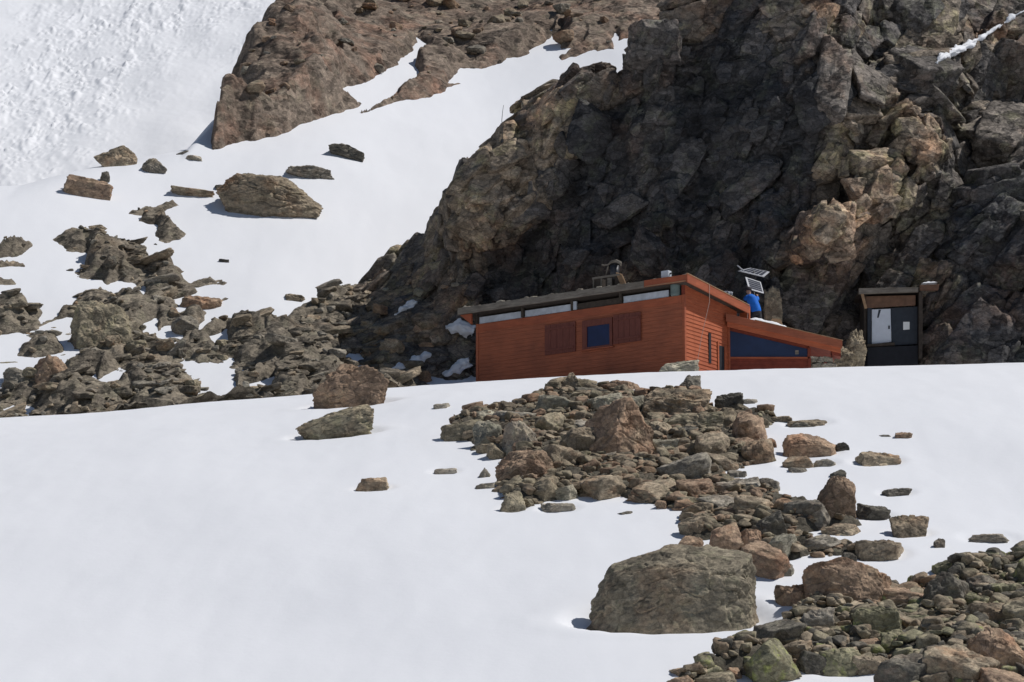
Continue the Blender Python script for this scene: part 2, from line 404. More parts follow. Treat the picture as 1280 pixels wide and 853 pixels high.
# ------------------------------------------------------------------ rocks
def ico(n):
    t = (1+5**.5)/2
    v = np.array([(-1, t, 0), (1, t, 0), (-1, -t, 0), (1, -t, 0), (0, -1, t), (0, 1, t), (0, -1, -t), (0, 1, -t), (t, 0, -1), (t, 0, 1), (-t, 0, -1), (-t, 0, 1)], float)
    f = np.array([(0, 11, 5), (0, 5, 1), (0, 1, 7), (0, 7, 10), (0, 10, 11), (1, 5, 9), (5, 11, 4), (11, 10, 2), (10, 7, 6), (7, 1, 8), (3, 9, 4), (3, 4, 2), (3, 2, 6), (3, 6, 8), (3, 8, 9), (4, 9, 5), (2, 4, 11), (6, 2, 10), (8, 6, 7), (9, 8, 1)])
    v /= np.linalg.norm(v, axis=1)[:, None]
    for _ in range(n):
        e = np.sort(np.concatenate([f[:, [0, 1]], f[:, [1, 2]], f[:, [2, 0]]]), axis=1)
        u, inv = np.unique(e, axis=0, return_inverse=True); inv = inv.ravel()
        m = v[u].sum(axis=1); m /= np.linalg.norm(m, axis=1)[:, None]
        a = inv.reshape(3, -1)+len(v)
        f = np.concatenate([np.stack([f[:, 0], a[0], a[2]], 1), np.stack([f[:, 1], a[1], a[0]], 1), np.stack([f[:, 2], a[2], a[1]], 1), np.stack([a[0], a[1], a[2]], 1)])
        v = np.concatenate([v, m])
    return v, f
ICO = {n: ico(n) for n in (1, 2, 3, 4, 5, 6)}

def rock_shape(seed, n, planes=16, rough=.05, lo=.55, hi=1.0, soft=26, top=None, squash=None, box=None):
    """an angular stone: a ball cut by random planes, corners a little worn, surface pitted and cracked"""
    r = np.random.default_rng(seed)
    d, f = ICO[n]
    planes = max(8, int(planes*.8))
    nn = r.normal(size=(planes, 3)); nn /= np.linalg.norm(nn, axis=1)[:, None]
    h = r.uniform(lo, hi, planes)
    if top is not None:                     # extra chosen facets: (nx, ny, nz, distance)
        t = np.array(top, float); tn = t[:, :3]/np.linalg.norm(t[:, :3], axis=1)[:, None]
        nn = np.concatenate([nn, tn]); h = np.concatenate([h, t[:, 3]])
    if box is not None:                     # a blocky core: six jittered faces
        bn = np.concatenate([np.eye(3), -np.eye(3)]) + r.normal(size=(6, 3))*.18
        bn /= np.linalg.norm(bn, axis=1)[:, None]
        nn = np.concatenate([nn, bn]); h = np.concatenate([h, box*r.uniform(.85, 1.15, 6)])
    c = d @ nn.T
    inv = np.maximum(c/h, 1e-3)
    rad = 1/np.power((inv**soft).sum(axis=1), 1/soft)
    rad = np.minimum(rad, 1.35)
    p = d*rad[:, None]
    if squash is not None: p = p*np.array(squash)
    o = seed*3.7
    w = .055*fbm(p[:, 0]*1.6+o, p[:, 1]*1.6, p[:, 2]*1.6, 2, 51)
    if n >= 3:
        w = w + rough*fbm(p[:, 0]*4+o, p[:, 1]*4, p[:, 2]*4, 4, 57, .6)
        cr = np.abs(perlin(p[:, 0]*1.9+o, p[:, 1]*1.9, p[:, 2]*2.6, 63))
        w = w - rough*.7*np.exp(-(cr/.05)**2)
    p = p + d*w[:, None]
    lo_, hi_ = p.min(axis=0), p.max(axis=0)
    p = (p-(lo_+hi_)/2)/((hi_-lo_)/2)       # fills the box -1..1
    return p, f

ALL_ROCKS = []     # dicts: name/label/px/py/w/h/colour

def place_rock(mesh_pts, faces, centre, half, mat, name, label, cat, group, rot=0.0):
    me = np_mesh(name, mesh_pts*np.array(half)[None, :], faces)
    o = link(name, me, mat)
    o.location = centre; o.rotation_euler = (0, 0, rot)
    return tag(o, label, cat, group)

def boulder(px, py, w, h, colour, label, n=4, seed=None, depth=.8, sink=.35, short=None, planes=15, top=None, Y=None, name='boulder', cat='boulder', group=None, rough=.05, tilt=(0, 0), soft=55, lo=.55, scoop=0, at=None, squash=None, hgrow=1.0, box=.62, hi=1.0):
    """px,py: middle of the visible foot; w,h: visible size, all in photo pixels"""
    if at is not None: x, y, z = at
    elif Y is None:
        x, y, z = hit(px, py) or graze(px, py)
    else:
        v = pixv(px, py, Y); x, y, z = v
    m = mpp(y)
    alone = not scoop and at is None and Y is None and y < 116 and poly_sd(px, py, PILE_A[0]) < -3 and poly_sd(px, py, PILE_B[0]) < -3
    if alone: sink = max(sink, .8)          # well settled into the snow
    hw = w*m/2; hd = hw*depth; vis = h*m*hgrow*(1.15 if n >= 5 else 1.0)
    hz = vis*(1+sink)/2
    seed = seed if seed is not None else int(px*7+py*13)
    if box is not None and n >= 4:          # a weathered top leaning with the slope
        top = list(top or []) + [(random.Random(seed).uniform(-.35, .35), -.55, 1, .60)]
    p, f = rock_shape(seed, n, planes, rough, lo=lo, top=top, soft=soft, squash=squash, box=box, hi=hi)
    if tilt != (0, 0):
        ax, ay = tilt
        rx = np.array([[1, 0, 0], [0, math.cos(ax), -math.sin(ax)], [0, math.sin(ax), math.cos(ax)]])
        ry = np.array([[math.cos(ay), 0, math.sin(ay)], [0, 1, 0], [-math.sin(ay), 0, math.cos(ay)]])
        p = p @ rx.T @ ry.T
        lo_, hi_ = p.min(axis=0), p.max(axis=0); p = (p-(lo_+hi_)/2)/((hi_-lo_)/2)
    c = (x, y+hd*.75, z - sink*vis + hz)
    if at is None and Y is None:            # sit parallel to the slope
        e_ = max(.3, hw*.6)
        gxs = float(np.clip((ground(x+e_, y+hd*.5)-ground(x-e_, y+hd*.5))/(2*e_), -.45, .45))
        p[:, 2] += p[:, 0]*gxs*hw/hz
    o = place_rock(p, f, c, (hw, hd, hz), M[colour], name, label, cat, group)
    ALL_ROCKS.append(dict(o=o, px=px, py=py-h/2, w=w, h=h, short=short, base=py))
    if alone and w > 28: scoop = .05
    if scoop: snow_holes.append((x, y+hd*.75, hw*1.12, hd*1.25, scoop))
    return o

# ------------------------------------------------------------------ rock sheets (terrain that breaks through the snow)
def rock_sheet(name, x0, x1, y0, y1, dx, dy, add, sub, isl, mat, rise, relief, seed, soft_px=10.0, keep_lo=-.45, wob=7.0, lift_px=None, hmul=None):
    gx, gy = np.meshgrid(np.arange(x0, x1, dx), np.arange(y0, y1, dy))
    g = ground(gx, gy)
    px, py = proj(gx, gy, g)
    wx = wob*fbm(gx*.9, gy*.5, 1.1, 4, seed+3); wy = wob*.5*fbm(gx*.9, gy*.5, 9.1, 4, seed+4)
    sd = polys_sd(px+wx, py+wy, add, sub)
    if isl: sd = np.maximum(sd, polys_sd(px+wx*.5, py+wy*.5, isl))
    inside = sstep(-soft_px*.9, soft_px*1.3, sd)
    off = -.55 + (.55+rise)*inside
    rot = .5
    u = gx*math.cos(rot)+gy*math.sin(rot); v = -gx*math.sin(rot)+gy*math.cos(rot)
    u = u + .10*fbm(gx*.9, gy*.9, 4.4, 4, seed+7, .6); v = v + .10*fbm(gx*.9, gy*.9, 5.4, 4, seed+8, .6)
    d = 0
    for sc, amp, tl in relief:
        d = d + amp*blocks2(u/sc, v/(sc*1.25), seed+int(sc*10), tl, 1.5, 1.2)
    d = d - np.percentile(d[sd > 0], 40)
    off = off + d*sstep(-soft_px*.5, soft_px*1.6, sd)
    if hmul is not None: off = np.where(off > 0, off*hmul(px), off)
    off = off + .03*fbm(gx*5, gy*4, 3.3, 3, seed+11)*inside
    jx = .12*fbm(gx*1.6, gy*1.6, g*1.2, 3, seed+15)*inside
    V = np.stack([gx+jx, gy, g+off], -1).reshape(-1, 3)
    keep = (off > keep_lo)
    q = grid_faces(*gx.shape, keep=keep)
    V2, q2 = compact(V, q)
    o = link(name, np_mesh(name, V2, q2), mat); tag(o, kind='structure')
    return o, gx, gy, g+off, px, py, sd

slope_o, sgx, sgy, sgz, spx, spy, ssd = rock_sheet('rocky_slope', -24, -2.0, 120.5, 150, .05, .09, LEFT_ADD, LEFT_SUB, LEFT_ISL, M['slope'], .28,
    [(3.4, .95, 1.3), (1.4, .50, 1.6), (.6, .20, 1.6), (.25, .05, 1.6)], 100)
crag_o, cgx, cgy, cgz, cpx, cpy, csd = rock_sheet('rock_outcrop', -18, 9, 146, 205, .07, .14, CRAG_ADD, CRAG_SUB, None, M['crag'], 1.5,
    [(6.5, 2.0, 1.3), (2.6, .95, 1.6), (1.0, .34, 1.7), (.4, .10, 1.7)], 200, soft_px=6, hmul=lambda a: 1-.62*sstep(385, 470, a))
bedA, agx, agy, agz, apx, apy, asd = rock_sheet('stony_ground', -4, 14, 80, 114, .06, .14, PILE_A, [], None, M['bed'], .16,
    [(1.6, .22, 1.2), (.5, .12, 1.8), (.2, .06, 2.0)], 300, soft_px=5, keep_lo=-.3)
bedB, bgx, bgy, bgz, bqx, bqy, bsd = rock_sheet('stony_ground', 3, 17, 70, 97, .06, .12, PILE_B, [], None, M['bed'], .20,
    [(1.8, .30, 1.2), (.6, .16, 1.8), (.22, .06, 2.0)], 400, soft_px=6, keep_lo=-.3)

# ------------------------------------------------------------------ far snow slope with avalanche debris
fx, fy = np.meshgrid(spread(-160, 120, -34, -10, .085), spread(168, 420, 186, 240, .13))
fz = 43.0 + .66*(fy-186) - .10*(fx+22) + 1.2*perlin(fx*.05, fy*.04, 1.1, 70) + .25*perlin(fx*.3, fy*.2, 1.1, 71)
fpx, fpy = proj(fx, fy, fz)
ac = (fpx-290)*.664 + fpy*.747; al = -.747*(fpx-290) + .664*fpy            # across and along the run of the avalanche
wv_ = 26*perlin(al*.012, ac*.01, 2.2, 73)
band = sstep(100, 5, np.abs(ac+35+wv_+.06*al)) + .55*sstep(60, 20, np.abs(ac+125+wv_*1.3)) + .25*sstep(.0, .5, perlin(ac*.03, al*.008, 5.5, 74))*(ac < -60) + .5*sstep(14, 4, np.abs(ac-52+wv_*.4))*sstep(140, 40, al)
band = np.clip(band, 0, 1)*sstep(300, 200, fpy + .12*fpx)
lump = np.maximum(fbm(fx*3.0, fy*2.0, 0, 3, 75, .7)-.05, 0)*.26*(.25+np.clip(perlin(fx*.8, fy*.4, 0, 78)+.35, 0, 1.2)) + np.maximum(fbm(fx*.9, fy*.4, 0, 3, 79)-.1, 0)*.28
fz = fz + band*lump + .02*fbm(fx*1.2, fy*.9, 3, 3, 81)
V = np.stack([fx, fy, fz], -1).reshape(-1, 3)
tag(link('snow_slope', np_mesh('snow_slope', V, grid_faces(*fx.shape)), M['snow']), kind='structure')

# ------------------------------------------------------------------ the dark cliff
_sil = [(880, -40), (866, 0), (834, 22), (820, 40), (794, 68), (768, 80), (738, 96), (708, 116), (676, 128), (654, 154), (634, 168), (608, 180), (594, 194), (580, 217), (562, 246), (540, 266), (518, 294), (500, 318), (478, 342), (460, 364), (432, 382), (405, 394), (375, 408), (340, 420), (325, 430), (300, 460), (285, 500), (280, 620)]
def cliff_front(X, Z):
    """distance of the face: runs from far left to near right, slightly leaning back"""
    Xm = 11.5 - np.log1p(np.exp((11.5-X)/1.2))*1.2
    y = 132.4 - .38*(Xm+3) - .03*(X-Xm)
    return y
def cliff_lean(px, py):
    return .03 + .40*sstep(640, 520, px) + .22*sstep(960, 1180, px)*sstep(150, 40, py) + .10*sstep(1000, 1100, px) + .22*sstep(740, 640, px)*sstep(560, 640, px)
def cliff_foot(px, Z):
    return sstep(625, 500, px)*np.clip((29.5-Z)/8.0, 0, 1)
sz, sx = [], []
for a_, b_ in _sil:
    yy = 134.0
    for _ in range(25):
        v_ = pix(a_, b_, yy); X_, Z_ = float(v_[0]), float(v_[2])
        yn = float(cliff_front(np.array(X_), Z_) + 1.2 + cliff_lean(np.array(a_*1.0), np.array(b_*1.0))*(Z_-23) - 7.0*.6*cliff_foot(np.array(a_*1.0), Z_)**1.1)
        yy = .5*yy + .5*yn
    sz.append(Z_); sx.append(X_)
order = np.argsort(sz); sz = np.array(sz)[order]; sx = np.array(sx)[order]
nz, ns = 470, 1050
zt = np.linspace(19.5, 47.5, nz)
st = np.concatenate([np.linspace(-16, -1.5, 90, endpoint=False), np.linspace(-1.5, 1, 90, endpoint=False)])
st2 = np.linspace(0, 1, ns-len(st))**1.12
S = np.zeros((nz, ns)); X0 = np.interp(zt, sz, sx)
X0 = X0 + .0*zt
Zg = np.repeat(zt[:, None], ns, 1)
for i in range(nz):
    S[i, :len(st)] = st
    S[i, len(st):] = 1 + st2*(46-X0[i]-1)
Xs_ = X0[:, None]
pos = np.maximum(S, 0); neg = np.minimum(S, 0)
Xc = Xs_ + pos*pos/(pos+1.6) + .02*neg**2
Yc = cliff_front(np.maximum(Xc, Xs_), Zg) + 2.4*np.exp(-pos/1.0) - neg*1.0
# lean of the face: steep dark middle, gentler broken ground low on the left and high on the right
def wallpx(X, Y, Z): return proj(X, Y, Z)
wpx, wpy = proj(Xc, Yc, Zg)
lean = cliff_lean(wpx, wpy)
Yc = Yc + lean*(Zg-23)
# talus foot on the left: slope of broken rock reaching forward
tal = cliff_foot(wpx, Zg)
Yc = Yc - tal**1.1*7.0*sstep(-1, 2, S)
# capped top
Yc = Yc + np.maximum(Zg-41.2, 0)*2.2
# large forms read off the photograph: ribs that stand out and catch the sun, hollows between them
def bulge(poly, amp, soft, right=0.0, up=0.0):
    """a buttress: outline in wall coordinates, pushed out amp metres; right/up tilt its face"""
    global Yc
    sd = poly_sd(wpx + 5*fbm(Xc*.8, Zg*.8, 1.1, 3, 91), wpy + 5*fbm(Xc*.8, Zg*.8, 4.1, 3, 92), poly)
    k = sstep(-soft, soft, sd)*sstep(-2, 1, S)
    p = np.array(poly); cx, cy = p[:, 0].max(), p[:, 1].min()
    if right < 0: cx, cy = p.mean(axis=0)
    Yc = Yc - k*np.minimum(amp + (cx-wpx)/34*right - (cy-wpy)/34*up, 3.0)
LIT_PATCHES = [[(1040, 330), (1012, 312), (1010, 280), (1045, 275), (1070, 255), (1072, 215), (1095, 165), (1115, 180), (1165, 225), (1160, 245), (1130, 275), (1075, 300), (1045, 345)], [(1118, 128), (1150, 112), (1195, 140), (1200, 165), (1178, 210), (1150, 210), (1125, 170)], [(1036, 215), (1045, 150), (1068, 145), (1066, 190), (1050, 218)], [(575, 250), (600, 180), (660, 125), (700, 112), (720, 130), (690, 200), (640, 300), (585, 300)], [(978, 300), (1000, 290), (1016, 315), (985, 335)]]
bulge([(1040, 335), (1010, 318), (1010, 280), (1045, 272), (1066, 255), (1070, 215), (1095, 165), (1115, 180), (1165, 225), (1160, 245), (1130, 275), (1075, 300), (1045, 345)], .5, 12, .5, .20)
bulge([(1118, 128), (1150, 112), (1195, 140), (1200, 165), (1178, 210), (1150, 210), (1125, 170)], -.3, 12, .5, .3)
bulge([(1036, 215), (1045, 150), (1068, 145), (1066, 190), (1050, 218)], .3, 9, .7, .25)
bulge([(1172, 470), (1160, 380), (1180, 330), (1240, 250), (1300, 200), (1420, 160), (1420, 520), (1172, 520)], 1.6, 18, -.10, .0)
bulge([(930, 380), (950, 245), (978, 240), (974, 300), (960, 400)], .3, 12, .6, .12)
bulge([(795, 330), (800, 280), (830, 228), (848, 225), (844, 300), (835, 345)], .3, 12, .6, .15)
bulge([(575, 250), (600, 180), (660, 125), (700, 112), (740, 95), (765, 105), (745, 150), (705, 190), (690, 250), (640, 300), (585, 300)], .2, 20, .42, .12)
bulge([(775, 50), (800, 15), (850, -30), (880, -20), (850, 60), (800, 100)], .2, 16, .5, .2)
Yc = Yc + 2.6*sstep(1175, 1235, wpx)*sstep(270, 190, wpy)*sstep(10, 70, wpy) + 2.0*sstep(1175, 1300, wpx)*sstep(90, 20, wpy)
bulge([(978, 300), (1000, 290), (1016, 315), (985, 335)], .3, 8, .8, .5)
# displacement along the face
def grid_normal(X, Y, Z):
    du = np.stack([np.gradient(X, axis=1), np.gradient(Y, axis=1), np.gradient(Z, axis=1)], -1)
    dv = np.stack([np.gradient(X, axis=0), np.gradient(Y, axis=0), np.gradient(Z, axis=0)], -1)
    n = np.cross(du, dv); n /= np.linalg.norm(n, axis=-1)[..., None]+1e-9
    return n
Nn = grid_normal(Xc, Yc, Zg)
for _ in range(12):        # smooth the normals so that the pieces part cleanly
    Nn = (Nn + np.roll(Nn, 1, 0) + np.roll(Nn, -1, 0) + np.roll(Nn, 1, 1) + np.roll(Nn, -1, 1))/5
Nn /= np.linalg.norm(Nn, axis=-1)[..., None]
if Nn[nz//2, ns//2, 1] > 0: Nn = -Nn
q1 = Xc - .75*Yc; q2 = Zg
rr = -.62
U = q1*math.cos(rr) + q2*math.sin(rr); W = -q1*math.sin(rr) + q2*math.cos(rr)
wu = .16*fbm(q1*.5, q2*.5, 0, 4, 95, .6); wv = .16*fbm(q1*.5, q2*.5, 7, 4, 96, .6)
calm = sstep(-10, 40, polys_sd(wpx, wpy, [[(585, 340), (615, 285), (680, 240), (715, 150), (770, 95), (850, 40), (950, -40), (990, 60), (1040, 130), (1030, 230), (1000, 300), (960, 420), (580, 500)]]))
amp = 1 - .55*calm
D = amp*(1.5*blocks2((U+wu)/4.6, (W+wv)/7.5, 501, 1.5, 1.4, .8) + .75*blocks2((U+wu)/1.9, (W+wv)/2.8, 502, 1.8, 1.5, 1.0))
D = D + (1-.4*calm)*(.36*blocks2((U+wu*.6)/.8, (W+wv*.6)/1.15, 503, 2.0, 1.5, 1.0) + .15*blocks2(U/.34, W/.45, 504, 2.2, 1.5, 1.0)) + .05*fbm(Xc*2.2, Yc*2.2, Zg*2.2, 4, 505, .6)
D = D - np.percentile(D, 70)*sstep(-3, 3, 6-S) - D.mean()*sstep(3, 8, S)*0
P = np.stack([Xc, Yc, Zg], -1) + Nn*D[..., None]
q = grid_faces(nz, ns)
cme = np_mesh('cliff', P.reshape(-1, 3), q)
# painted light and shade: wet-stained wall darkened, pinkish-brown buttresses and left foot lightened
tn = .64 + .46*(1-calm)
pale = polys_sd(wpx + 8*fbm(Xc*.7, Zg*.7, 2, 4, 97), wpy + 8*fbm(Xc*.7, Zg*.7, 6, 4, 98), LIT_PATCHES)
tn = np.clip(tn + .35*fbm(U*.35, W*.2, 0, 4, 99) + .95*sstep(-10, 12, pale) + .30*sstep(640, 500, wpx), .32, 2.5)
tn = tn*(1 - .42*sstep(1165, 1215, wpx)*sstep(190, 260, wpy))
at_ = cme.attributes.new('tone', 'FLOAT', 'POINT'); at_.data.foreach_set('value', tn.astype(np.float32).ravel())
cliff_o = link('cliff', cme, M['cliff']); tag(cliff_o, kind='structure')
# joint-bounded blocks standing out of the face
_du = np.stack([np.gradient(v_, axis=1) for v_ in (Xc, Yc, Zg)], -1); _dv = np.stack([np.gradient(v_, axis=0) for v_ in (Xc, Yc, Zg)], -1)
AREA = np.linalg.norm(np.cross(_du, _dv), axis=-1)
def embed(n, seed, smin, smax, power, lib, sel=None, out=.1):
    r = np.random.default_rng(seed)
    vis = (wpx > -20) & (wpx < 1330) & (wpy > -60) & (wpy < 520) & (S > -1.5)
    wgt = AREA*vis*(1-.45*calm)
    if sel is not None: wgt = wgt*sel
    k = r.choice(wgt.size, n, p=(wgt/wgt.sum()).ravel())
    Vs, Fs, Ts, off = [], [], [], 0
    pr, nr, cr, tr = P.reshape(-1, 3)[k], Nn.reshape(-1, 3)[k], calm.ravel()[k], tn.ravel()[k]
    for p0, nv, cm, t0 in zip(pr, nr, cr, tr):
        s_ = (smin + (smax-smin)*r.random()**power)*(1-.25*cm)
        an = 1.0 + r.normal()*.3
        t = np.array([math.cos(an), 0, math.sin(an)]) + r.normal(size=3)*.15
        t -= nv*t.dot(nv); t /= np.linalg.norm(t); b3 = np.cross(nv, t)
        q_, f = lib[int(r.integers(len(lib)))]
        dims = np.array([s_*r.uniform(.9, 1.7), s_*r.uniform(.55, 1.0), s_*r.uniform(.35, .7)*(1-.35*cm)])
        q_ = q_*dims
        ti = r.normal()*.28
        R_ = np.stack([t, b3, nv]); Vs.append(q_ @ R_ + p0 + nv*s_*(out + r.uniform(-.22, .12)) + np.cross(nv, q_ @ R_)*0)
        Fs.append(f+off); off += len(q_); Ts.append(np.full(len(q_), np.clip(t0*r.uniform(.75, 1.28), .33, 2.6)))
    return np.concatenate(Vs), np.concatenate(Fs), np.concatenate(Ts)
_big = [rock_shape(2100+i, 4, 9, .05, lo=.6, hi=1.1, soft=60, box=.6)[:2] for i in range(14)]
_mid = [rock_shape(2200+i, 3, 8, .05, lo=.55, hi=1.1, soft=60, box=.6)[:2] for i in range(20)]
parts = [embed(230, 61, .6, 1.45, 1.6, _big, (1-sstep(-45, -5, pale))*sstep(.3, 2.5, S)), embed(2600, 62, .16, .75, 2.2, _mid)]
foot = sstep(0, 20, polys_sd(wpx, wpy, [[(290, 500), (340, 420), (470, 330), (600, 180), (680, 120), (690, 250), (600, 340), (590, 500)]]))
parts.append(embed(1300, 63, .18, .85, 2.0, _mid, foot, .12))
tv = np.concatenate([p_[0] for p_ in parts]); off = 0; tf = []
for v_, f_, t_ in parts: tf.append(f_+off); off += len(v_)
tf = np.concatenate(tf)
bm_ = np_mesh('cliff_blocks', tv, tf)
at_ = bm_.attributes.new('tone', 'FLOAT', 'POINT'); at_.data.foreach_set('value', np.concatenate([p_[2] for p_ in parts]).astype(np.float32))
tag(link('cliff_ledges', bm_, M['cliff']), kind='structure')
ppx, ppy = proj(P[..., 0], P[..., 1], P[..., 2])
WX, WY, WZ = (np.concatenate([P[..., i_].ravel(), tv[:, i_]]) for i_ in range(3)); WPX, WPY = proj(WX, WY, WZ)

def on_sheet(px, py, X, Y, Z, PX, PY, r=3.0):
    k = np.nonzero((np.abs(PX-px) < r) & (np.abs(PY-py) < r))
    if len(k[0]) == 0: return None
    j = np.argmin(Y[k]); return float(X[k][j]), float(Y[k][j]), float(Z[k][j])

# ------------------------------------------------------------------ boulders one can point at (pixel foot, visible size)
B = boulder
GF = 'boulders lying in the snow below the hut'
B(418, 545, 98, 35, 'olive', 'long dark mossy boulder on the snow in front of the big tan crest boulder', n=6, seed=3, depth=.42, short='the long mossy boulder', top=[(1, -.2, .1, .8), (-.45, 0, 1, .42)], scoop=.12, rough=.07, tilt=(0, -.1))
B(438, 507, 96, 50, 'rust', 'big tan weathered boulder sitting on the snow crest left of the hut', n=6, seed=8, depth=.5, short='the big tan crest boulder', top=[(-1, 0, .8, .6), (1, 0, .9, .62), (0, 0, 1, .8)], scoop=.15, rough=.07, lo=.6)
B(466, 612, 43, 16, 'brown', 'small brown dome-shaped boulder alone on the open snow, lowest left', n=5, seed=5, short='the lone brown dome stone', lo=.75)
B(556, 591, 31, 8, 'grey', 'flat grey stone alone on the snow, between the brown dome stone and the rock field', n=4, short='the lone flat grey stone', lo=.7)
B(552, 511, 21, 8, 'grey', 'tiny grey wedge stone alone on the snow under the left corner of the hut', n=4, short='the tiny wedge below the hut corner')
B(577, 551, 54, 23, 'olive', 'long grey-green boulder with rusty left end at the left tip of the rock field', n=5, seed=14, depth=.5, short='the long boulder at the left tip', top=[(-1, -.4, .1, .75)], lo=.65)
B(609, 561, 37, 34, 'pale', 'blocky pale olive boulder at the left edge of the rock field', n=5, seed=21, depth=.6, short='the blocky pale boulder')
B(649, 572, 46, 42, 'grey', 'grey leaning boulder right of the blocky pale one', n=5, seed=29, depth=.6, short='the grey leaning boulder', top=[(-.9, -.5, .3, .5), (.7, -.4, .6, .55)])
B(713, 496, 36, 28, 'brown', 'pointed brown boulder standing up against the hut wall, in the snow', n=5, seed=31, depth=.7, short='the pointed brown boulder', top=[(-1, 0, .8, .42), (1, 0, .7, .45)])
B(683, 497, 22, 12, 'grey', 'small grey fin-shaped stone left of the pointed brown boulder', n=4, seed=33, top=[(-.6, 0, .8, .4)])
B(777, 489, 50, 14, 'rust', 'flat triangular reddish slab on the snow below the open shutter', n=5, seed=35, short='the triangular reddish slab', top=[(.35, 0, 1, .4), (-1, 0, .9, .5)])
B(740, 502, 44, 20, 'dark', 'low dark brown slab behind the rock field, right of the pointed boulder', n=5, seed=36, depth=.5)
B(757, 524, 46, 30, 'pale', 'smooth pale grey boulder behind the big orange pointed one', n=5, seed=37, depth=.6, short='the smooth pale boulder', lo=.7)
B(847, 526, 90, 42, 'brown', 'big dark lumpy boulder carrying a knob, on top of the rock field', n=6, seed=41, depth=.55, short='the big knobbed boulder', lo=.62, rough=.08, tilt=(0, .2))
B(860, 502, 34, 32, 'dark', 'dark brown knob of rock on top of the big lumpy boulder', n=5, seed=43, depth=.7, top=[(-1, 0, .9, .5)])
B(911, 517, 38, 24, 'dark', 'dark rounded stone alone on snow, right of the knobbed boulder', n=5, seed=45, lo=.7, short='the dark rounded stone')
B(937, 505, 22, 8, 'grey', 'tiny grey wedge on the snow behind the dark rounded stone', n=4, seed=46)
B(775, 580, 92, 76, 'rust', 'big orange-brown pointed boulder in the middle of the rock field, tallest there', n=6, seed=52, depth=.45, short='the big orange pointed boulder', top=[(-.75, -.5, .75, .42), (.65, -.75, .45, .48), (.9, 0, .8, .55), (-.9, -.2, .9, .6)], rough=.05, lo=.75)
B(722, 580, 60, 44, 'brown', 'grey-brown boulder in the shade left of the big orange pointed one', n=5, seed=54, depth=.5, short='the shaded grey-brown boulder')
B(656, 607, 74, 42, 'rust', 'big rounded brown boulder at the lower left of the rock field', n=6, seed=57, depth=.5, short='the rounded brown boulder', top=[(-.8, -.4, .7, .5), (.8, -.4, .5, .6)], lo=.7)
B(831, 569, 50, 20, 'pale', 'flat pale green slab right of the big orange pointed boulder', n=5, seed=61, depth=.6, short='the pale green slab', lo=.7)
B(870, 541, 80, 24, 'olive', 'long flat mossy slab under the big knobbed boulder', n=5, seed=63, depth=.5, short='the long mossy slab')
B(830, 549, 36, 22, 'brown', 'brown slanting block under the long mossy slab', n=5, seed=64, top=[(.5, -.4, .8, .4)])
B(860, 549, 28, 16, 'dark', 'small dark slanting block, right of the brown one under the mossy slab', n=5, seed=65)
B(949, 580, 44, 30, 'brown', 'brown block at the right of the rock field, by a snow patch', n=5, seed=67, short='the brown block by the snow patch')
B(960, 560, 28, 14, 'rust', 'small rusty block just behind the brown block by the snow patch', n=4, seed=68)
B(1013, 569, 68, 27, 'rust', 'long rusty boulder lying on snow at the right of the rock field', n=6, seed=71, depth=.5, short='the long rusty boulder', top=[(.5, -.2, 1, .5), (-1, -.3, .3, .7)])
B(1053, 563, 18, 11, 'dark', 'small dark stone touching the right end of the long rusty boulder', n=4, seed=72)
B(1099, 580, 56, 17, 'brown', 'low brown dome boulder alone on the right snow', n=5, seed=74, lo=.75, short='the low dome on the right snow')
B(1130, 548, 22, 9, 'rust', 'tiny red-brown stone alone, highest on the right snow', n=4, seed=75, lo=.7)
B(1107, 546, 18, 3, 'grey', 'sliver of rock barely showing left of the tiny red-brown stone', n=3, seed=76)
B(1046, 655, 52, 54, 'rust', 'pointed orange-brown boulder leaning right, at the right end of the rock field', n=6, seed=78, depth=.5, short='the leaning orange boulder', top=[(-.9, -.2, .75, .38), (1, 0, .15, .6), (-.4, -1, .3, .6)], tilt=(0, .1))
B(1139, 670, 50, 25, 'brown', 'rounded brown boulder on the snow right of the leaning orange one', n=5, seed=80, lo=.68, short='the rounded boulder on the right snow')
B(1175, 685, 15, 13, 'dark', 'small dark stone alone on snow right of the rounded boulder', n=4, seed=81)
B(1240, 676, 62, 9, 'grey', 'long flat grey slab just showing through the snow near the right edge', n=5, seed=82, lo=.7, short='the flat slab near the right edge')
B(1122, 618, 38, 9, 'grey', 'thin grey wedge slab alone in the middle of the right snow', n=4, seed=83, top=[(-.3, 0, 1, .4)])
B(1048, 597, 21, 12, 'dark', 'small dark lump on the snow above the leaning orange boulder', n=4, seed=84)
B(1000, 583, 44, 15, 'brown', 'low brown slab on snow in front of the long rusty boulder', n=4, seed=85, lo=.7, short='the low slab on snow')
B(999, 591, 26, 8, 'grey', 'small grey slab in front of the low brown slab on snow', n=4, seed=86)
B(1032, 581, 30, 9, 'grey', 'thin grey slab right of the low brown slab on snow', n=4, seed=87)
B(922, 597, 25, 11, 'grey', 'small rounded grey stone in the snow gap of the rock field', n=4, seed=88, lo=.75)
B(925, 622, 64, 24, 'grey', 'broad grey boulder below the snow gap of the rock field', n=5, seed=89, depth=.5, lo=.68, short='the broad grey boulder')
B(961, 616, 30, 20, 'dark', 'dark lump right behind the broad grey boulder', n=4, seed=90)
B(966, 682, 48, 40, 'dark', 'dark smooth egg-shaped boulder at the bottom of the rock field', n=5, seed=91, depth=.6, lo=.8, short='the dark egg-shaped boulder')
B(940, 690, 30, 26, 'rust', 'red-brown stone touching the left of the dark egg-shaped boulder', n=5, seed=92)
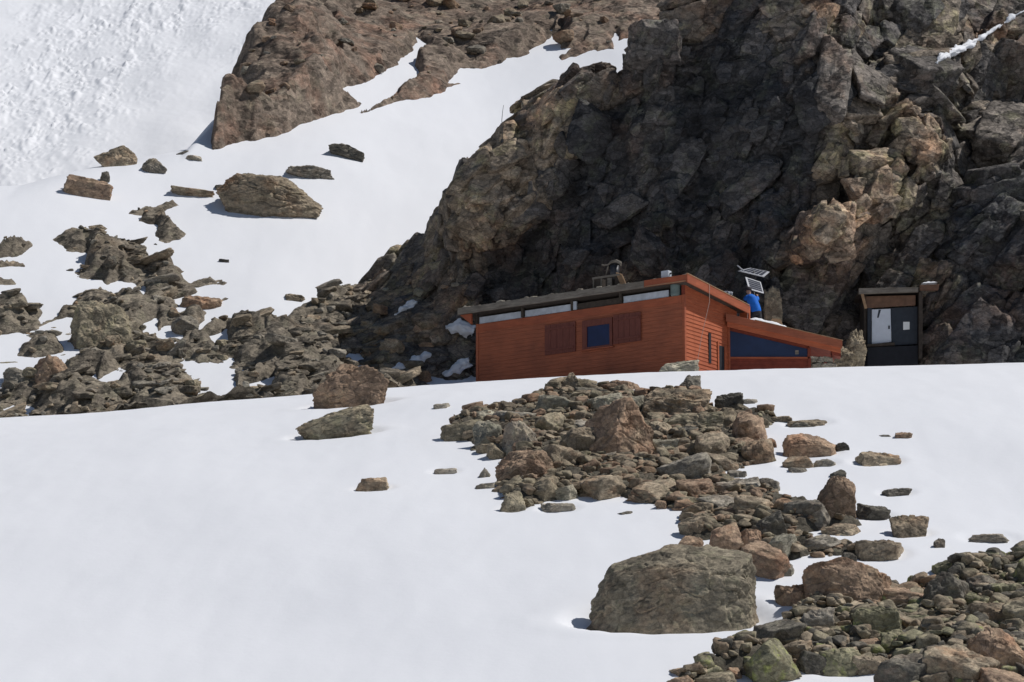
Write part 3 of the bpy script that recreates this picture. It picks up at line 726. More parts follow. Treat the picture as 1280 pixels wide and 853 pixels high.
B(843, 781, 216, 94, 'buff', 'largest boulder, long and flat-topped with cracked front, alone on the lower snow', n=6, seed=104, depth=.42, sink=.5, short='the largest boulder', box=None, planes=10, lo=1.12, hi=1.35, soft=60, rough=.055, scoop=.3, top=[(.1, -.45, 1, .52), (-.5, -.35, 1, .62), (-1, -.25, .35, .82), (1, -.15, .04, .86), (.2, -1, .08, .60), (.85, -1, .05, .78), (-.5, -1, .12, .68), (-.95, -.7, .15, .80), (-.1, -.85, .6, .60), (.6, -.8, .6, .68)])
B(1063, 768, 112, 64, 'rust', 'big rust-faced angular block at the top of the lower right rock pile', n=6, seed=112, depth=.5, short='the big rust-faced block', top=[(-.9, -.6, .1, .62), (.55, -1, .25, .5), (.4, 0, 1, .55)], lo=.78, soft=40, rough=.04)
B(992, 757, 46, 24, 'rust', 'tan slab leaning against the left of the big rust-faced block', n=5, seed=114)
B(1010, 531, 52, 12, 'brown', 'low brown slab in snow, right end of the top edge of the rock field', n=4, seed=116, lo=.7)
B(975, 527, 36, 9, 'brown', 'low brown ridge stone in snow beside the top edge of the rock field', n=4, seed=117)
B(951, 521, 14, 8, 'dark', 'dark pebble-like lump on the snow right below the dark rounded stone', n=4, seed=118)
B(1092, 648, 46, 18, 'dark', 'dark slab right of the leaning orange boulder', n=5, seed=119, short='the dark slab')
B(1102, 698, 64, 22, 'brown', 'flat brown slab sticking out at the lower right tip of the rock field', n=5, seed=120, short='the flat slab at the tip', top=[(0, 0, 1, .5)])
B(605, 597, 17, 13, 'grey', 'small grey pointed stone on snow left of the rounded brown boulder', n=4, seed=121, top=[(-.8, 0, .8, .4), (.7, 0, .8, .5)])
B(607, 611, 26, 8, 'grey', 'flat grey stone on snow touching the left of the rounded brown boulder', n=4, seed=122)
B(629, 580, 13, 4, 'grey', 'sliver of grey stone on the snow above the rounded brown boulder', n=3, seed=123)
B(641, 638, 32, 24, 'olive', 'olive pointed stone, lowest left corner of the rock field', n=5, seed=124, short='the olive stone at the corner')
B(698, 638, 44, 11, 'grey', 'flat grey slab alone on the snow below the rock field', n=5, seed=125, lo=.7)
B(782, 643, 20, 5, 'dark', 'thin dark slab alone on the snow, lowest below the rock field', n=4, seed=126)
B(1000, 533, 30, 5, 'dark', 'thin dark strip of rock in the snow below the low brown slab', n=3, seed=127)
B(1062, 702, 20, 12, 'dark', 'small dark stone left of the flat slab at the tip', n=4, seed=128)
B(983, 720, 22, 18, 'grey', 'small grey stone in the snow hollow right of the largest boulder', n=4, seed=129)
B(1022, 802, 48, 38, 'grey', 'smooth grey-green boulder below the left end of the big rust-faced block', n=5, seed=131, depth=.6, short='the smooth grey-green boulder', lo=.7)
B(1100, 806, 70, 42, 'moss', 'mossy flat-topped block with brown front, middle of the lower right pile', n=6, seed=133, depth=.5, short='the mossy flat-topped block', top=[(0, -1, .1, .6), (0, 0, 1, .5)], lo=.75)
B(1128, 824, 52, 34, 'moss', 'wedge-shaped mossy boulder below the mossy flat-topped block', n=5, seed=135, short='the mossy wedge boulder', top=[(.7, 0, .8, .4)])
B(1248, 852, 76, 60, 'rust', 'big brown boulder with yellow-green top in the lower right corner', n=6, seed=137, depth=.5, short='the corner boulder', top=[(-.7, -.6, .3, .55), (.7, -.2, .8, .5)])
B(1184, 768, 62, 46, 'dark', 'dark brown block in the upper part of the lower right pile', n=5, seed=139, depth=.5, short='the dark brown block')
B(1150, 790, 40, 20, 'moss', 'yellow-green topped slab between the mossy block and the dark brown block', n=5, seed=141, short='the yellow-green slab')
B(1244, 716, 60, 22, 'dark', 'dark boulder on the top edge of the lower right pile, near the frame edge', n=5, seed=143, short='the dark edge boulder')
B(1190, 720, 50, 20, 'moss', 'mossy boulder on the top edge of the lower right pile, beside the dark edge boulder', n=5, seed=145)
B(1050, 842, 60, 30, 'moss', 'mossy block on the bottom edge of the lower right pile, above the snow strip', n=5, seed=147, short='the mossy bottom block')
B(995, 828, 46, 26, 'brown', 'brown angular block left of the mossy bottom block, above the snow strip', n=5, seed=149, short='the brown bottom block')
B(1090, 843, 56, 22, 'brown', 'flat-topped brown block right of the mossy bottom block', n=5, seed=151)
B(1240, 790, 60, 34, 'brown', 'brown slanting slab right of the dark brown block', n=5, seed=153, short='the slanting slab')
B(865, 846, 60, 14, 'brown', 'chain-like low brown slab at the far left tip of the lower pile', n=5, seed=155, lo=.7, short='the low slab at the left tip')
B(918, 833, 40, 16, 'grey', 'low grey slab second from the far left tip of the lower right pile', n=5, seed=157)

# behind the crest: stones on the upper snow
GM = 'boulders on the upper snow slope'
B(335, 271, 136, 56, 'brown', 'big grey-brown hollowed boulder on the upper snow', n=6, seed=162, depth=.5, sink=.3, short='the big hollowed boulder', top=[(-.8, -.5, .55, .72), (0, -.3, 1, .7), (.8, -.4, .7, .72), (-.25, -1, -.1, .6), (.5, -1, .1, .7)], lo=.85, hi=1.2, rough=.07, box=None)
B(382, 222, 72, 14, 'grey', 'thin grey slab trailing up the snow behind the big hollowed boulder', n=5, seed=164, depth=1.2, top=[(0, 0, 1, .4)])
B(433, 198, 46, 18, 'dark', 'dark pointed boulder alone on the middle of the upper snow', n=5, seed=166, top=[(.6, 0, 1, .4), (-1, 0, .8, .45)], short='the lone dark pointed boulder')
B(239, 246, 58, 12, 'brown', 'low brown slab on the upper snow left of the big hollowed boulder', n=5, seed=168, lo=.7)
B(285, 238, 38, 10, 'dark', 'low dark slab between the low brown slab and the big hollowed boulder', n=5, seed=170, lo=.7)
B(108, 246, 66, 24, 'rust', 'long reddish boulder on the left snow crest with two little knobs', n=5, seed=172, depth=.35, short='the long reddish crest boulder', tilt=(0, .1), lo=.7)
B(84, 238, 10, 10, 'dark', 'little dark knob on the left end of the long reddish crest boulder', n=4, seed=173)
B(131, 228, 13, 16, 'dark', 'little dark knob on the right end of the long reddish crest boulder', n=4, seed=174)
B(143, 208, 56, 26, 'brown', 'narrow tan slab slanting up the snow behind the long reddish crest boulder', n=5, seed=176, depth=.3, tilt=(0, -.35), lo=.7)
B(191, 216, 36, 19, 'grey', 'grey pyramid stone on the snow crest right of the slanting slab', n=5, seed=178, top=[(-.7, 0, .9, .45), (.8, 0, .8, .5)])
B(229, 193, 18, 5, 'grey', 'tiny flat stone on the snow below the foot of the outcrop', n=4, seed=180)
B(243, 201, 22, 9, 'grey', 'small grey stone at the lower left foot of the rock outcrop', n=4, seed=182)
B(367, 376, 30, 10, 'brown', 'small tan stone alone on the snow beside the cliff foot', n=4, seed=184)
B(280, 328, 14, 4, 'dark', 'tiny dark stone on the snow right of the left rock slope', n=3, seed=186)
B(850, 466, 52, 16, 'pale', 'pale broken slab leaning at the foot of the hut corner', n=5, seed=190, Y=116.6, short='the pale slab at the hut corner')
B(1066, 463, 38, 48, 'tan', 'pale tan jagged rock rib rising between the lean-to and the little shed', n=6, seed=194, Y=125.0, depth=.7, lo=.6, rough=.13, top=[(-.75, 0, .8, .35), (.9, 0, .3, .7)], sink=.35)
B(1048, 464, 42, 30, 'tan', 'pale tan broken block at the outer end of the lean-to, foot of the rock rib', n=5, seed=195, Y=124.6, depth=.6, lo=.55, rough=.12, top=[(-.7, 0, .9, .45)], sink=.35)
B(967, 408, 24, 46, 'tan', 'narrow pale rock fin standing upright behind the person in blue', n=5, seed=196, Y=126.2, depth=.5, rough=.09, lo=.62, sink=.6)

# ------------------------------------------------------------------ stone library for the many smaller stones
LIB = []
for i in range(26):
    p, f = rock_shape(900+i, 4, int(rng.integers(9, 18)), .05, lo=.42+.25*rng.random(), soft=44, box=.72)
    LIB.append((p, f, {}))
SMALL = []
for i in range(16):
    p, f = rock_shape(1400+i, 2, int(rng.integers(8, 14)), .03, lo=.42+.2*rng.random(), soft=44, box=.7); SMALL.append((p, f))

WORDS = {'grey': ['grey', 'ash-grey', 'stone-grey'], 'brown': ['brown', 'grey-brown', 'earth-brown'], 'rust': ['rusty', 'reddish', 'orange-brown'], 'tan': ['tan'], 'moss': ['mossy'], 'olive': ['olive', 'lichen-green', 'mossy'], 'pale': ['pale', 'light grey', 'pale tan'], 'dark': ['dark', 'blackish', 'dark brown']}
used_labels = {o['label'] for o in COL.objects if 'label' in o}
taken = [(r['px'], r['py'], max(r['w'], r['h']*1.2)*.5) for r in ALL_ROCKS]
LAND = [(r['px'], r['py'], r['short']) for r in ALL_ROCKS if r['short']]

def label_for(px, py, w, h, colour, noun_bias, region):
    size = 'small' if w < 22 else ('middling' if w < 34 else 'large')
    ar = w/h
    noun = 'slab' if ar > 2.3 else ('stone' if ar > 1.55 else 'block')
    near = sorted(LAND, key=lambda t: (t[0]-px)**2 + 2.0*(t[1]-py)**2)[:6]
    def rel(t):
        dx, dy = px-t[0], (py-t[1])*1.4
        if abs(dx) > 2.2*abs(dy): return ('left of ' if dx < 0 else 'right of ')
        if abs(dy) > 2.2*abs(dx): return ('just behind ' if dy < 0 else 'in front of ')
        return ('behind and left of ' if dx < 0 else 'behind and right of ') if dy < 0 else ('in front and left of ' if dx < 0 else 'in front and right of ')
    cw = WORDS[colour][0]
    for t in near[:3]:
        s = f'{size} {cw} {noun} {rel(t)}{t[2]}'
        if s not in used_labels: break
    else:
        s = None
        for a in near[:4]:
            for b in near[1:5]:
                if a is b: continue
                c = f'{size} {cw} {noun} {rel(a)}{a[2]}, toward {b[2]}'
                if c not in used_labels and len(c.split()) <= 16: s = c; break
            if s: break
        if s is None:
            for k in ('second', 'third', 'fourth', 'fifth', 'sixth', 'seventh'):
                c = f'{k} nearest {size} {cw} {noun} {rel(near[0])}{near[0][2]}'
                if c not in used_labels: s = c; break
        if s is None: s = f'{size} {cw} {noun} among others {region}'
    used_labels.add(s)
    return s

def scatter(n, polys, sizes, colours, region, group, src=None, overlap=.62, tries=9000, lift=.0, margin=2, aspect=(.32, .8), sub=()):
    """loose stones big enough to be counted, thrown into a region, larger ones first"""
    r = np.random.default_rng(len(region)*17+n)
    allp = np.concatenate([np.array(p) for p in polys])
    lo, hi = allp.min(axis=0), allp.max(axis=0)
    done = 0
    want = sorted(r.uniform(0, 1, n)**2.7*(sizes[1]-sizes[0])+sizes[0])[::-1]
    t = 0
    while done < n and t < tries:
        t += 1
        w = want[done]
        px, py = r.uniform(lo[0], hi[0]), r.uniform(lo[1], hi[1])
        if not (-20 < px < 1300 and -10 < py < 858): continue
        sd = float(polys_sd(np.array([px]), np.array([py]), polys, sub)[0])
        if sd < margin: continue
        if any((px-a)**2 + 2.2*(py-b)**2 < (overlap*(c+w*.5))**2 for a, b, c in taken): continue
        h = w*r.uniform(*aspect)
        if src is None:
            g = hit(px, py+h*.45)
        else:
            g = on_sheet(px, py+h*.45, *src)
        if g is None: continue
        x, y, z = g; m = mpp(y)
        colour = colours[int(r.integers(len(colours)))]
        p, f, cache = LIB[int(r.integers(len(LIB)))]
        if colour not in cache:
            me = np_mesh('stone', p, f); me.materials.append(M[colour]); me.polygons.foreach_set('use_smooth', np.ones(len(f), bool)); cache[colour] = me
        o = bpy.data.objects.new('stone', cache[colour]); COL.objects.link(o)
        hw = w*m/2; hz = h*m*.62
        o.scale = (hw*1.05, hw*r.uniform(.7, 1.1), hz)
        o.location = (x, y+hw*.5, z + hz*(.55+lift))
        o.rotation_euler = (Matrix.Rotation(r.uniform(.1, .5), 3, 'X') @ Matrix.Rotation(r.uniform(-.3, .3), 3, 'Y') @ Matrix.Rotation(r.uniform(0, 6.28), 3, 'Z')).to_euler()
        tag(o, label_for(px, py, w, h, colour, None, region), 'rock', group)
        taken.append((px, py, w*.5)); done += 1
    return done

MIX_A = ['olive', 'brown', 'brown', 'rust', 'grey', 'rust', 'pale', 'brown', 'tan']
MIX_B = ['moss', 'moss', 'olive', 'brown', 'brown', 'dark', 'rust', 'moss']
nA = scatter(96, PILE_A, (14, 62), MIX_A, 'in the rock field below the hut', 'loose rocks of the rock field below the hut')
nB = scatter(86, PILE_B, (16, 78), MIX_B, 'in the lower right rock pile', 'loose rocks of the lower right pile')
for t in [(60, 430, 'the left snow tongue'), (110, 480, 'the crest on the far left'), (130, 420, 'the tall block by the snow tongue'), (250, 480, 'the snow pocket above the crest'), (230, 380, 'the tan slab beside the snow'), (400, 450, 'the cliff foot'), (520, 440, 'the shaded snow patches by the hut'), (460, 400, 'the cliff edge')]: LAND.append(t)
B(128, 440, 84, 52, 'olive', 'tall olive block with a shadowed left side, right of the left snow tongue', n=6, seed=210, at=on_sheet(128, 436, sgx, sgy, sgz, spx, spy), depth=.5, top=[(-1, -.3, .1, .6), (.2, -1, .5, .5)], lo=.72, soft=36)
B(248, 385, 60, 26, 'rust', 'broad tan slab beside the snow at the right of the left rock slope', n=5, seed=212, at=on_sheet(250, 384, sgx, sgy, sgz, spx, spy), depth=.6, top=[(.2, -.5, 1, .45)])
B(60, 505, 48, 34, 'rust', 'brown pyramid boulder on the far left just behind the snow crest', n=5, seed=214, at=on_sheet(62, 497, sgx, sgy, sgz, spx, spy), top=[(-.8, -.4, .6, .5), (.8, -.4, .6, .5)])
B(24, 483, 46, 24, 'grey', 'rounded grey boulder on the far left behind the brown pyramid boulder', n=5, seed=216, at=on_sheet(28, 482, sgx, sgy, sgz, spx, spy))
B(120, 278, 30, 16, 'brown', 'capstone block perched on the upper edge of the left rock slope', n=5, seed=218, at=on_sheet(120, 284, sgx, sgy, sgz, spx, spy))
nL = scatter(40, [[(0, 440), (60, 400), (100, 330), (200, 320), (300, 400), (340, 480), (280, 500), (0, 510)]], (13, 34), ['grey', 'brown', 'brown', 'olive', 'dark'], 'on the left rock slope', 'loose rocks on the left rock slope', src=(sgx, sgy, sgz, spx, spy), overlap=.8, sub=[])
nT = scatter(30, [[(390, 410), (470, 355), (560, 300), (585, 380), (570, 460), (500, 480), (400, 485), (340, 480)]], (11, 26), ['brown', 'grey', 'rust', 'dark', 'pale'], 'on the broken rock left of the hut', 'loose rocks at the cliff foot left of the hut', src=(WX, WY, WZ, WPX, WPY), overlap=.85)
print('SCATTER', nA, nB, nL, nT, 'named', len(ALL_ROCKS))

MID = []
for i in range(18):
    MID.append(rock_shape(1700+i, 3, 10, .05, lo=.42+.2*rng.random(), soft=44, box=.7))

# ------------------------------------------------------------------ rubble: the small stones nobody would count
def rubble(name, pts, size, mats, seed, label, lib=None, bed=None):
    lib = lib or SMALL
    r = np.random.default_rng(seed); Vs, Fs, mi, off = [], [], [], 0
    for (x, y, z), s in zip(pts, size):
        p, f = lib[int(r.integers(len(lib)))]
        a = r.uniform(0, 6.28) if bed is None else bed + r.normal()*.55
        ca, sa = math.cos(a), math.sin(a)
        q = p*np.array([s*r.uniform(.7, 1.2), s*r.uniform(.6, 1.1), s*r.uniform(.35, .75)]) if bed is None else p*np.array([s*r.uniform(1.1, 2.2), s*r.uniform(.7, 1.3), s*r.uniform(.35, .6)]) - np.array([0, 0, s*.22])
        t = r.uniform(-.4, .4) if bed is None else -.2 + r.normal()*.2; ct, st_ = math.cos(t), math.sin(t)
        q = np.stack([q[:, 0]*ct+q[:, 2]*st_, q[:, 1], -q[:, 0]*st_+q[:, 2]*ct], -1)
        q = np.stack([q[:, 0]*ca-q[:, 1]*sa, q[:, 0]*sa+q[:, 1]*ca, q[:, 2]], -1)
        tl = r.uniform(.05, .5); cl, sl = math.cos(tl), math.sin(tl)
        q = np.stack([q[:, 0], q[:, 1]*cl-q[:, 2]*sl, q[:, 1]*sl+q[:, 2]*cl], -1) + np.array([x, y, z+s*.2])
        Vs.append(q); Fs.append(f+off); off += len(q); mi.append(np.full(len(f), int(r.integers(len(mats)))))
    me = np_mesh(name, np.concatenate(Vs), np.concatenate(Fs))
    for m in mats: me.materials.append(M[m])
    me.polygons.foreach_set('material_index', np.concatenate(mi).astype(np.int32))
    o = link(name, me, None); tag(o, label, 'rubble', kind='stuff'); return o

def pick(sd, X, Y, Z, n, seed, lo=0, fade=8, PX=None, PY=None, xmax=1300):
    r = np.random.default_rng(seed)
    k = np.nonzero((sd.ravel() > lo) & (PX.ravel() > -20) & (PX.ravel() < xmax) & (PY.ravel() < 870))[0]
    k = k[r.random(len(k)) < np.clip((sd.ravel()[k]-lo)/fade+.15, 0, 1)]
    k = r.choice(k, n, replace=True)
    return np.stack([X.ravel()[k], Y.ravel()[k], Z.ravel()[k]], -1) + np.concatenate([r.uniform(-.06, .06, (n, 2)), np.zeros((n, 1))], 1)
r_ = np.random.default_rng(3)
rubble('rubble', pick(asd, agx, agy, agz, 4200, 21, -9, 16, apx, apy), .03+.24*r_.random(4200)**3.4, ['olive', 'brown', 'tan', 'brown', 'rust'], 22, 'small broken stones filling the gaps of the rock field below the hut')
rubble('rubble', pick(bsd, bgx, bgy, bgz, 4000, 23, -9, 16, bqx, bqy, 1420), .03+.24*r_.random(4000)**3.2, ['moss', 'olive', 'brown', 'dark', 'brown'], 24, 'small mossy broken stones filling the gaps of the lower right pile')
rubble('rubble', pick(ssd, sgx, sgy, sgz, 520, 25, 9, 12, spx, spy), .06+.36*r_.random(520)**2.0, ['slope', 'slope', 'grey', 'brown', 'slope'], 26, 'broken ledges and stones of the left rock slope', MID, .35)
rubble('rubble', pick(ssd, sgx, sgy, sgz, 1200, 35, 2, 12, spx, spy), .03+.16*r_.random(1500)**2.4, ['grey', 'brown', 'dark'], 36, 'small loose stones strewn over the left rock slope')
tsd = polys_sd(ppx, ppy, [[(330, 440), (390, 400), (470, 350), (560, 290), (590, 330), (590, 480), (500, 490), (330, 495)]])
rubble('rubble', pick(tsd, P[..., 0], P[..., 1], P[..., 2], 900, 27, 0, 10, ppx, ppy), .07+.36*r_.random(900)**2.2, ['grey', 'brown', 'brown', 'grey', 'dark'], 28, 'broken stones piled at the cliff foot left of the hut', MID)
rubble('rubble', pick(csd, cgx, cgy, cgz, 500, 31, 1, 6, cpx, cpy), .08+.5*r_.random(500)**2.6, ['brown', 'grey', 'rust'], 32, 'broken stones strewn along the foot of the upper rock outcrop', MID)

# ------------------------------------------------------------------ the snow sheet itself
for x, y, rx, ry, dp in snow_holes:
    d = np.sqrt(((XX-x)/rx)**2 + ((YY-y)/ry)**2)
    ZZ = ZZ - dp*sstep(1.25, .85, d) + dp*.10*np.exp(-((d-1.45)/.2)**2)
snow_o = link('snow_field', np_mesh('snow_field', np.stack([XX, YY, ZZ], -1).reshape(-1, 3), grid_faces(*XX.shape)), M['snow']); tag(snow_o, kind='structure')

# ------------------------------------------------------------------ builders for made things
class MB:
    """collects boxes, bars and prisms into one mesh"""
    def __init__(s, T=None): s.v = []; s.f = []; s.T = T
    def add(s, vs, fs):
        n = len(s.v)
        for p in vs:
            p = Vector(p); s.v.append(tuple(s.T(p) if s.T else p))
        s.f += [tuple(i+n for i in f) for f in fs]
    def hexa(s, b, t):
        s.add(list(b)+list(t), [(3, 2, 1, 0), (4, 5, 6, 7), (0, 1, 5, 4), (1, 2, 6, 5), (2, 3, 7, 6), (3, 0, 4, 7)])
    def box(s, x0, x1, y0, y1, z0, z1):
        s.hexa([(x0, y0, z0), (x1, y0, z0), (x1, y1, z0), (x0, y1, z0)], [(x0, y0, z1), (x1, y0, z1), (x1, y1, z1), (x0, y1, z1)])
    def tube(s, pts, r, n=10, cap=True):
        pts = [Vector(p) for p in pts]; rs = r if isinstance(r, (list, tuple)) else [r]*len(pts); rings = []
        vs = []
        for i, p in enumerate(pts):
            d = (pts[min(i+1, len(pts)-1)]-pts[max(i-1, 0)]).normalized()
            u = d.orthogonal().normalized() if i == 0 else (u - d*u.dot(d)).normalized()
            w = d.cross(u)
            for k in range(n):
                a = 2*math.pi*k/n; vs.append(p + (u*math.cos(a)+w*math.sin(a))*rs[i])
        fs = []
        for i in range(len(pts)-1):
            for k in range(n):
                a = i*n+k; b = i*n+(k+1) % n; fs.append((a, b, b+n, a+n))
        if cap: fs += [tuple(range(n-1, -1, -1)), tuple(range((len(pts)-1)*n, len(pts)*n))]
        s.add(vs, fs)
    def build(s, name, mat, parent=None, bevel=0.0, smooth=False):
        me = bpy.data.meshes.new(name); me.from_pydata(s.v, [], s.f); me.update()
        o = link(name, me, mat, parent, smooth=smooth)
        if bevel:
            b = o.modifiers.new('bevel', 'BEVEL'); b.width = bevel; b.segments = 2; b.limit_method = 'ANGLE'
        return o

# ------------------------------------------------------------------ the hut
TH = math.radians(-35)
cw = pixv(855, 372, 118.0)
H = 2.9
hut = empty('alpine_hut', (cw.x, cw.y, cw.z-H), TH)
tag(hut, 'red-brown wooden mountain hut with shed roof, shutters and lean-to, under the dark cliff', 'hut')
WT = H+.10
r = random.Random(5)
def boards_front(x0, x1, z0, z1, y=0.0, h=.135, T=None, name='wall', mat='red_front'):
    m = MB(T); z = z0
    while z < z1-.02:
        zz = min(z+h, z1); j = r.uniform(-.004, .004)
        m.hexa([(x0, y-.022+j, z), (x1, y-.022+j, z), (x1, y+.02, z), (x0, y+.02, z)], [(x0, y-.010+j, zz-.004), (x1, y-.010+j, zz-.004), (x1, y+.02, zz-.004), (x0, y+.02, zz-.004)])
        z = zz
    m.box(x0+.01, x1-.01, y+.004, y+.12, z0, z1)
    return m.build(name, M[mat], hut)
boards_front(-8.6, -.06, -.6, WT)                                        # long front wall
m = MB(); z = -.6                                                        # gable-end wall, its top following the roof
while z < H+.55:
    zz = z+.135
    ymax = 3.4 if zz < H+.2 else max(.1, min(3.4, (H+.60-zz)/.1))
    j = r.uniform(-.004, .004)
    m.hexa([(-.02, .06, z), (.030+j, .06, z), (.030+j, ymax, z), (-.02, ymax, z)], [(-.02, .06, zz-.004), (.010+j, .06, zz-.004), (.010+j, ymax, zz-.004), (-.02, ymax, zz-.004)])
    z = zz
m.box(-.12, -.004, .13, 3.39, -.6, H+.15)
m.build('wall', M['red_end'], hut)
m = MB(); m.box(-8.6, -8.48, .13, 3.4, -.6, H+.3); m.build('wall', M['red_front'], hut)
m = MB(); m.box(-8.47, -.13, 3.28, 3.4, -.6, H+.3); m.build('wall', M['red_front'], hut)
m = MB(); m.box(-.062, .045, -.045, .06, -.6, WT); m.build('corner_board', M['red_trim'], hut, .008)
m = MB(); m.box(-8.66, -8.56, -.05, .05, -.6, WT); m.build('corner_board', M['red_front'], hut, .008)
# top rail of the front wall, seen bright under the open strip
m = MB(); m.box(-8.56, -.07, -.045, -.032, WT-.28, WT-.02); m.build('top_board', M['red_trim'], hut, .004)
# open strip under the roof, its shade painted as a near-black back sheet
m = MB(); m.box(-8.5, -.1, .42, .46, WT, H+.62); m.build('attic_dark', M['black'], hut)
for a, b_, mt in [(-8.54, -6.70, 'palestrip'), (-6.58, -4.60, 'palestrip'), (-4.48, -2.60, 'darkwood'), (-2.46, -.62, 'palestrip')]:
    m = MB(); m.box(a, b_, .0, .05, WT+.005, WT+(.24 if mt == 'palestrip' else .22)); m.build('strip_panel', M[mt], hut, .006)
for x in (-8.62, -6.64, -4.54, -2.53): 
    m = MB(); m.box(x-.05, x+.05, -.10, -.01, WT+.003, H+.50); m.build('post', M['darkwood'], hut, .006)
m = MB(); m.box(-4.50, -4.36, -.08, -.012, WT+.003, H+.40); m.build('bracket', M['palestrip'], hut, .01)
m = MB(); m.box(-.10, .0, .0, .06, WT+.003, H+.58); m.build('post', M['red_dark'], hut)
m = MB(); m.tube([(-.33, -.02, WT-.02), (-.33, -.02, WT+.04), (-.33, -.02, WT+.36), (-.33, -.02, WT+.40)], [.15, .17, .17, .155], 20); m.build('water_barrel', M['barrel'], hut, smooth=False)
# roof: weathered front beam, deck, end boards
RS = .1
def rz(y): return H+.68-(y+.4)*RS
m = MB(); m.hexa([(-9.2, -.42, H+.44), (-1.35, -.42, H+.44), (-1.35, -.34, H+.44), (-9.2, -.34, H+.44)], [(-9.2, -.42, H+.675), (-1.35, -.42, H+.675), (-1.35, -.34, H+.675), (-9.2, -.34, H+.675)])
m.build('roof_beam', M['greywood'], hut, .012)
m = MB(); m.box(-1.34, .36, -.425, -.34, H+.455, H+.685); m.build('roof_beam', M['red_trim'], hut, .01)
m = MB(); m.box(-1.30, .34, -.44, -.427, H+.45, H+.475); m.build('edge_strip', M['tanwood'], hut)
m = MB()
m.hexa([(-9.18, -.34, rz(-.34)-.20), (.36, -.34, rz(-.34)-.20), (.36, 3.6, rz(3.6)-.20), (-9.18, 3.6, rz(3.6)-.20)], [(-9.18, -.34, rz(-.34)), (.36, -.34, rz(-.34)), (.36, 3.6, rz(3.6)), (-9.18, 3.6, rz(3.6))])
m.build('roof_deck', M['darkwood'], hut)
m = MB(); m.hexa([(.362, -.42, rz(-.42)-.27), (.41, -.42, rz(-.42)-.27), (.41, 3.6, rz(3.6)-.27), (.362, 3.6, rz(3.6)-.27)], [(.362, -.42, rz(-.42)+.02), (.41, -.42, rz(-.42)+.02), (.41, 3.6, rz(3.6)+.02), (.362, 3.6, rz(3.6)+.02)])
m.build('fascia_board', M['red_trim'], hut, .006)
m = MB(); m.hexa([(.352, -.43, rz(-.42)+.021), (.425, -.43, rz(-.42)+.021), (.425, 3.62, rz(3.6)+.021), (.352, 3.62, rz(3.6)+.021)], [(.352, -.43, rz(-.42)+.045), (.425, -.43, rz(-.42)+.045), (.425, 3.62, rz(3.6)+.045), (.352, 3.62, rz(3.6)+.045)])
m.build('edge_strip', M['tanwood'], hut)
m = MB(); m.box(.0, .40, 3.61, 3.68, rz(3.6)-.55, rz(3.6)-.0); m.build('end_board', M['red_end'], hut)
m = MB(); m.hexa([(-9.16, -.30, H+.43), (-8.68, -.30, H+.05), (-8.68, -.22, H+.05), (-9.16, -.22, H+.43)], [(-9.16, -.30, H+.44), (-8.68, -.30, H+.44), (-8.68, -.22, H+.44), (-9.16, -.22, H+.44)])
m.build('eave_bracket', M['red_trim'], hut)
# stones and gravel weighing the roof down
gv, gf, off = [], [], 0
for i in range(620):
    p, f = SMALL[i % len(SMALL)]; s_ = r.uniform(.015, .05) if i % 11 else r.uniform(.05, .11)
    x = r.uniform(-9.1, .2); y = r.choice([r.uniform(-.32, -.1), r.uniform(-.3, 1.2)])
    gv.append(p*np.array([s_*1.3, s_, s_*.7]) + np.array([x, y, rz(y)+s_*.3])); gf.append(f+off); off += len(p)
me = np_mesh('roof_gravel', np.concatenate(gv), np.concatenate(gf)); go = link('roof_gravel', me, M['grey'], hut); go['kind'] = 'stuff'
# shutters and window
def shutter(x0, x1, z0, z1, open_=False):
    m = MB(); n = 5; w = (x1-x0)/n; y = -.075 if not open_ else -.085
    for i in range(n): m.box(x0+i*w+.004, x0+(i+1)*w-.004, y, y+.035, z0, z1)
    s = m.build('shutter', M['shutter'], hut, .004)
    for zz in (z0+.12, z1-.2):
        b_ = MB(); b_.box(x0+.06, x1-.06, y-.028, y-.001, zz, zz+.08); b_.build('batten', M['shutter'], s, .004)
    return s
shutter(-5.70, -4.41, H-1.37, H-.31)
shutter(-2.84, -1.71, H-1.31, H-.30, True)
m = MB()
X0, X1, Z0, Z1 = -4.12, -2.88, H-1.36, H-.34
m.box(X0, X1, -.085, -.034, Z1-.22, Z1); m.box(X0, X1, -.085, -.034, Z0, Z0+.07); m.box(X0, X0+.19, -.085, -.034, Z0+.071, Z1-.221); m.box(X1-.11, X1, -.085, -.034, Z0+.071, Z1-.221)
win = m.build('window', M['shutter'], hut, .006)
m = MB(); m.box(X0+.18, X1-.10, -.045, -.031, Z0+.06, Z1-.21); m.build('pane', M['bluepane'], win)
m = MB(); m.box(X0-.05, X1+.05, -.11, -.032, Z0-.05, Z0-.004); m.build('sill', M['red_trim'], win, .005)
# entrance slits in the gable end, black panels painted for their shaded depth
m = MB(); m.box(.012, .035, 2.15, 2.50, -.4, H-1.30); dr = m.build('door', M['black'], hut)
m = MB(); m.box(.03, .062, 2.06, 2.14, -.4, H-1.18); m.box(.03, .062, 2.51, 2.58, -.4, H-1.30); m.build('door_frame', M['red_end'], dr, .004)
m = MB(); m.box(.03, .05, 1.50, 1.64, H-2.03, H-.98); m.build('dark_slit', M['black'], hut)
m = MB(); m.box(.012, .07, 2.76, 2.86, -.4, H-.36); m.build('corner_board', M['red_trim'], hut, .006)
m = MB(); m.tube([(.43, .95, rz(.95)+.04), (.46, .9, H-.05), (.2, .80, H-1.2), (.06, .62, H-2.4)], .009, 6); m.build('cable', M['cable'], hut)
m = MB(); m.tube([(.40, 3.55, rz(3.5)+.02), (.30, 3.58, rz(3.5)-.9)], .012, 6); m.build('cable', M['cable'], hut)
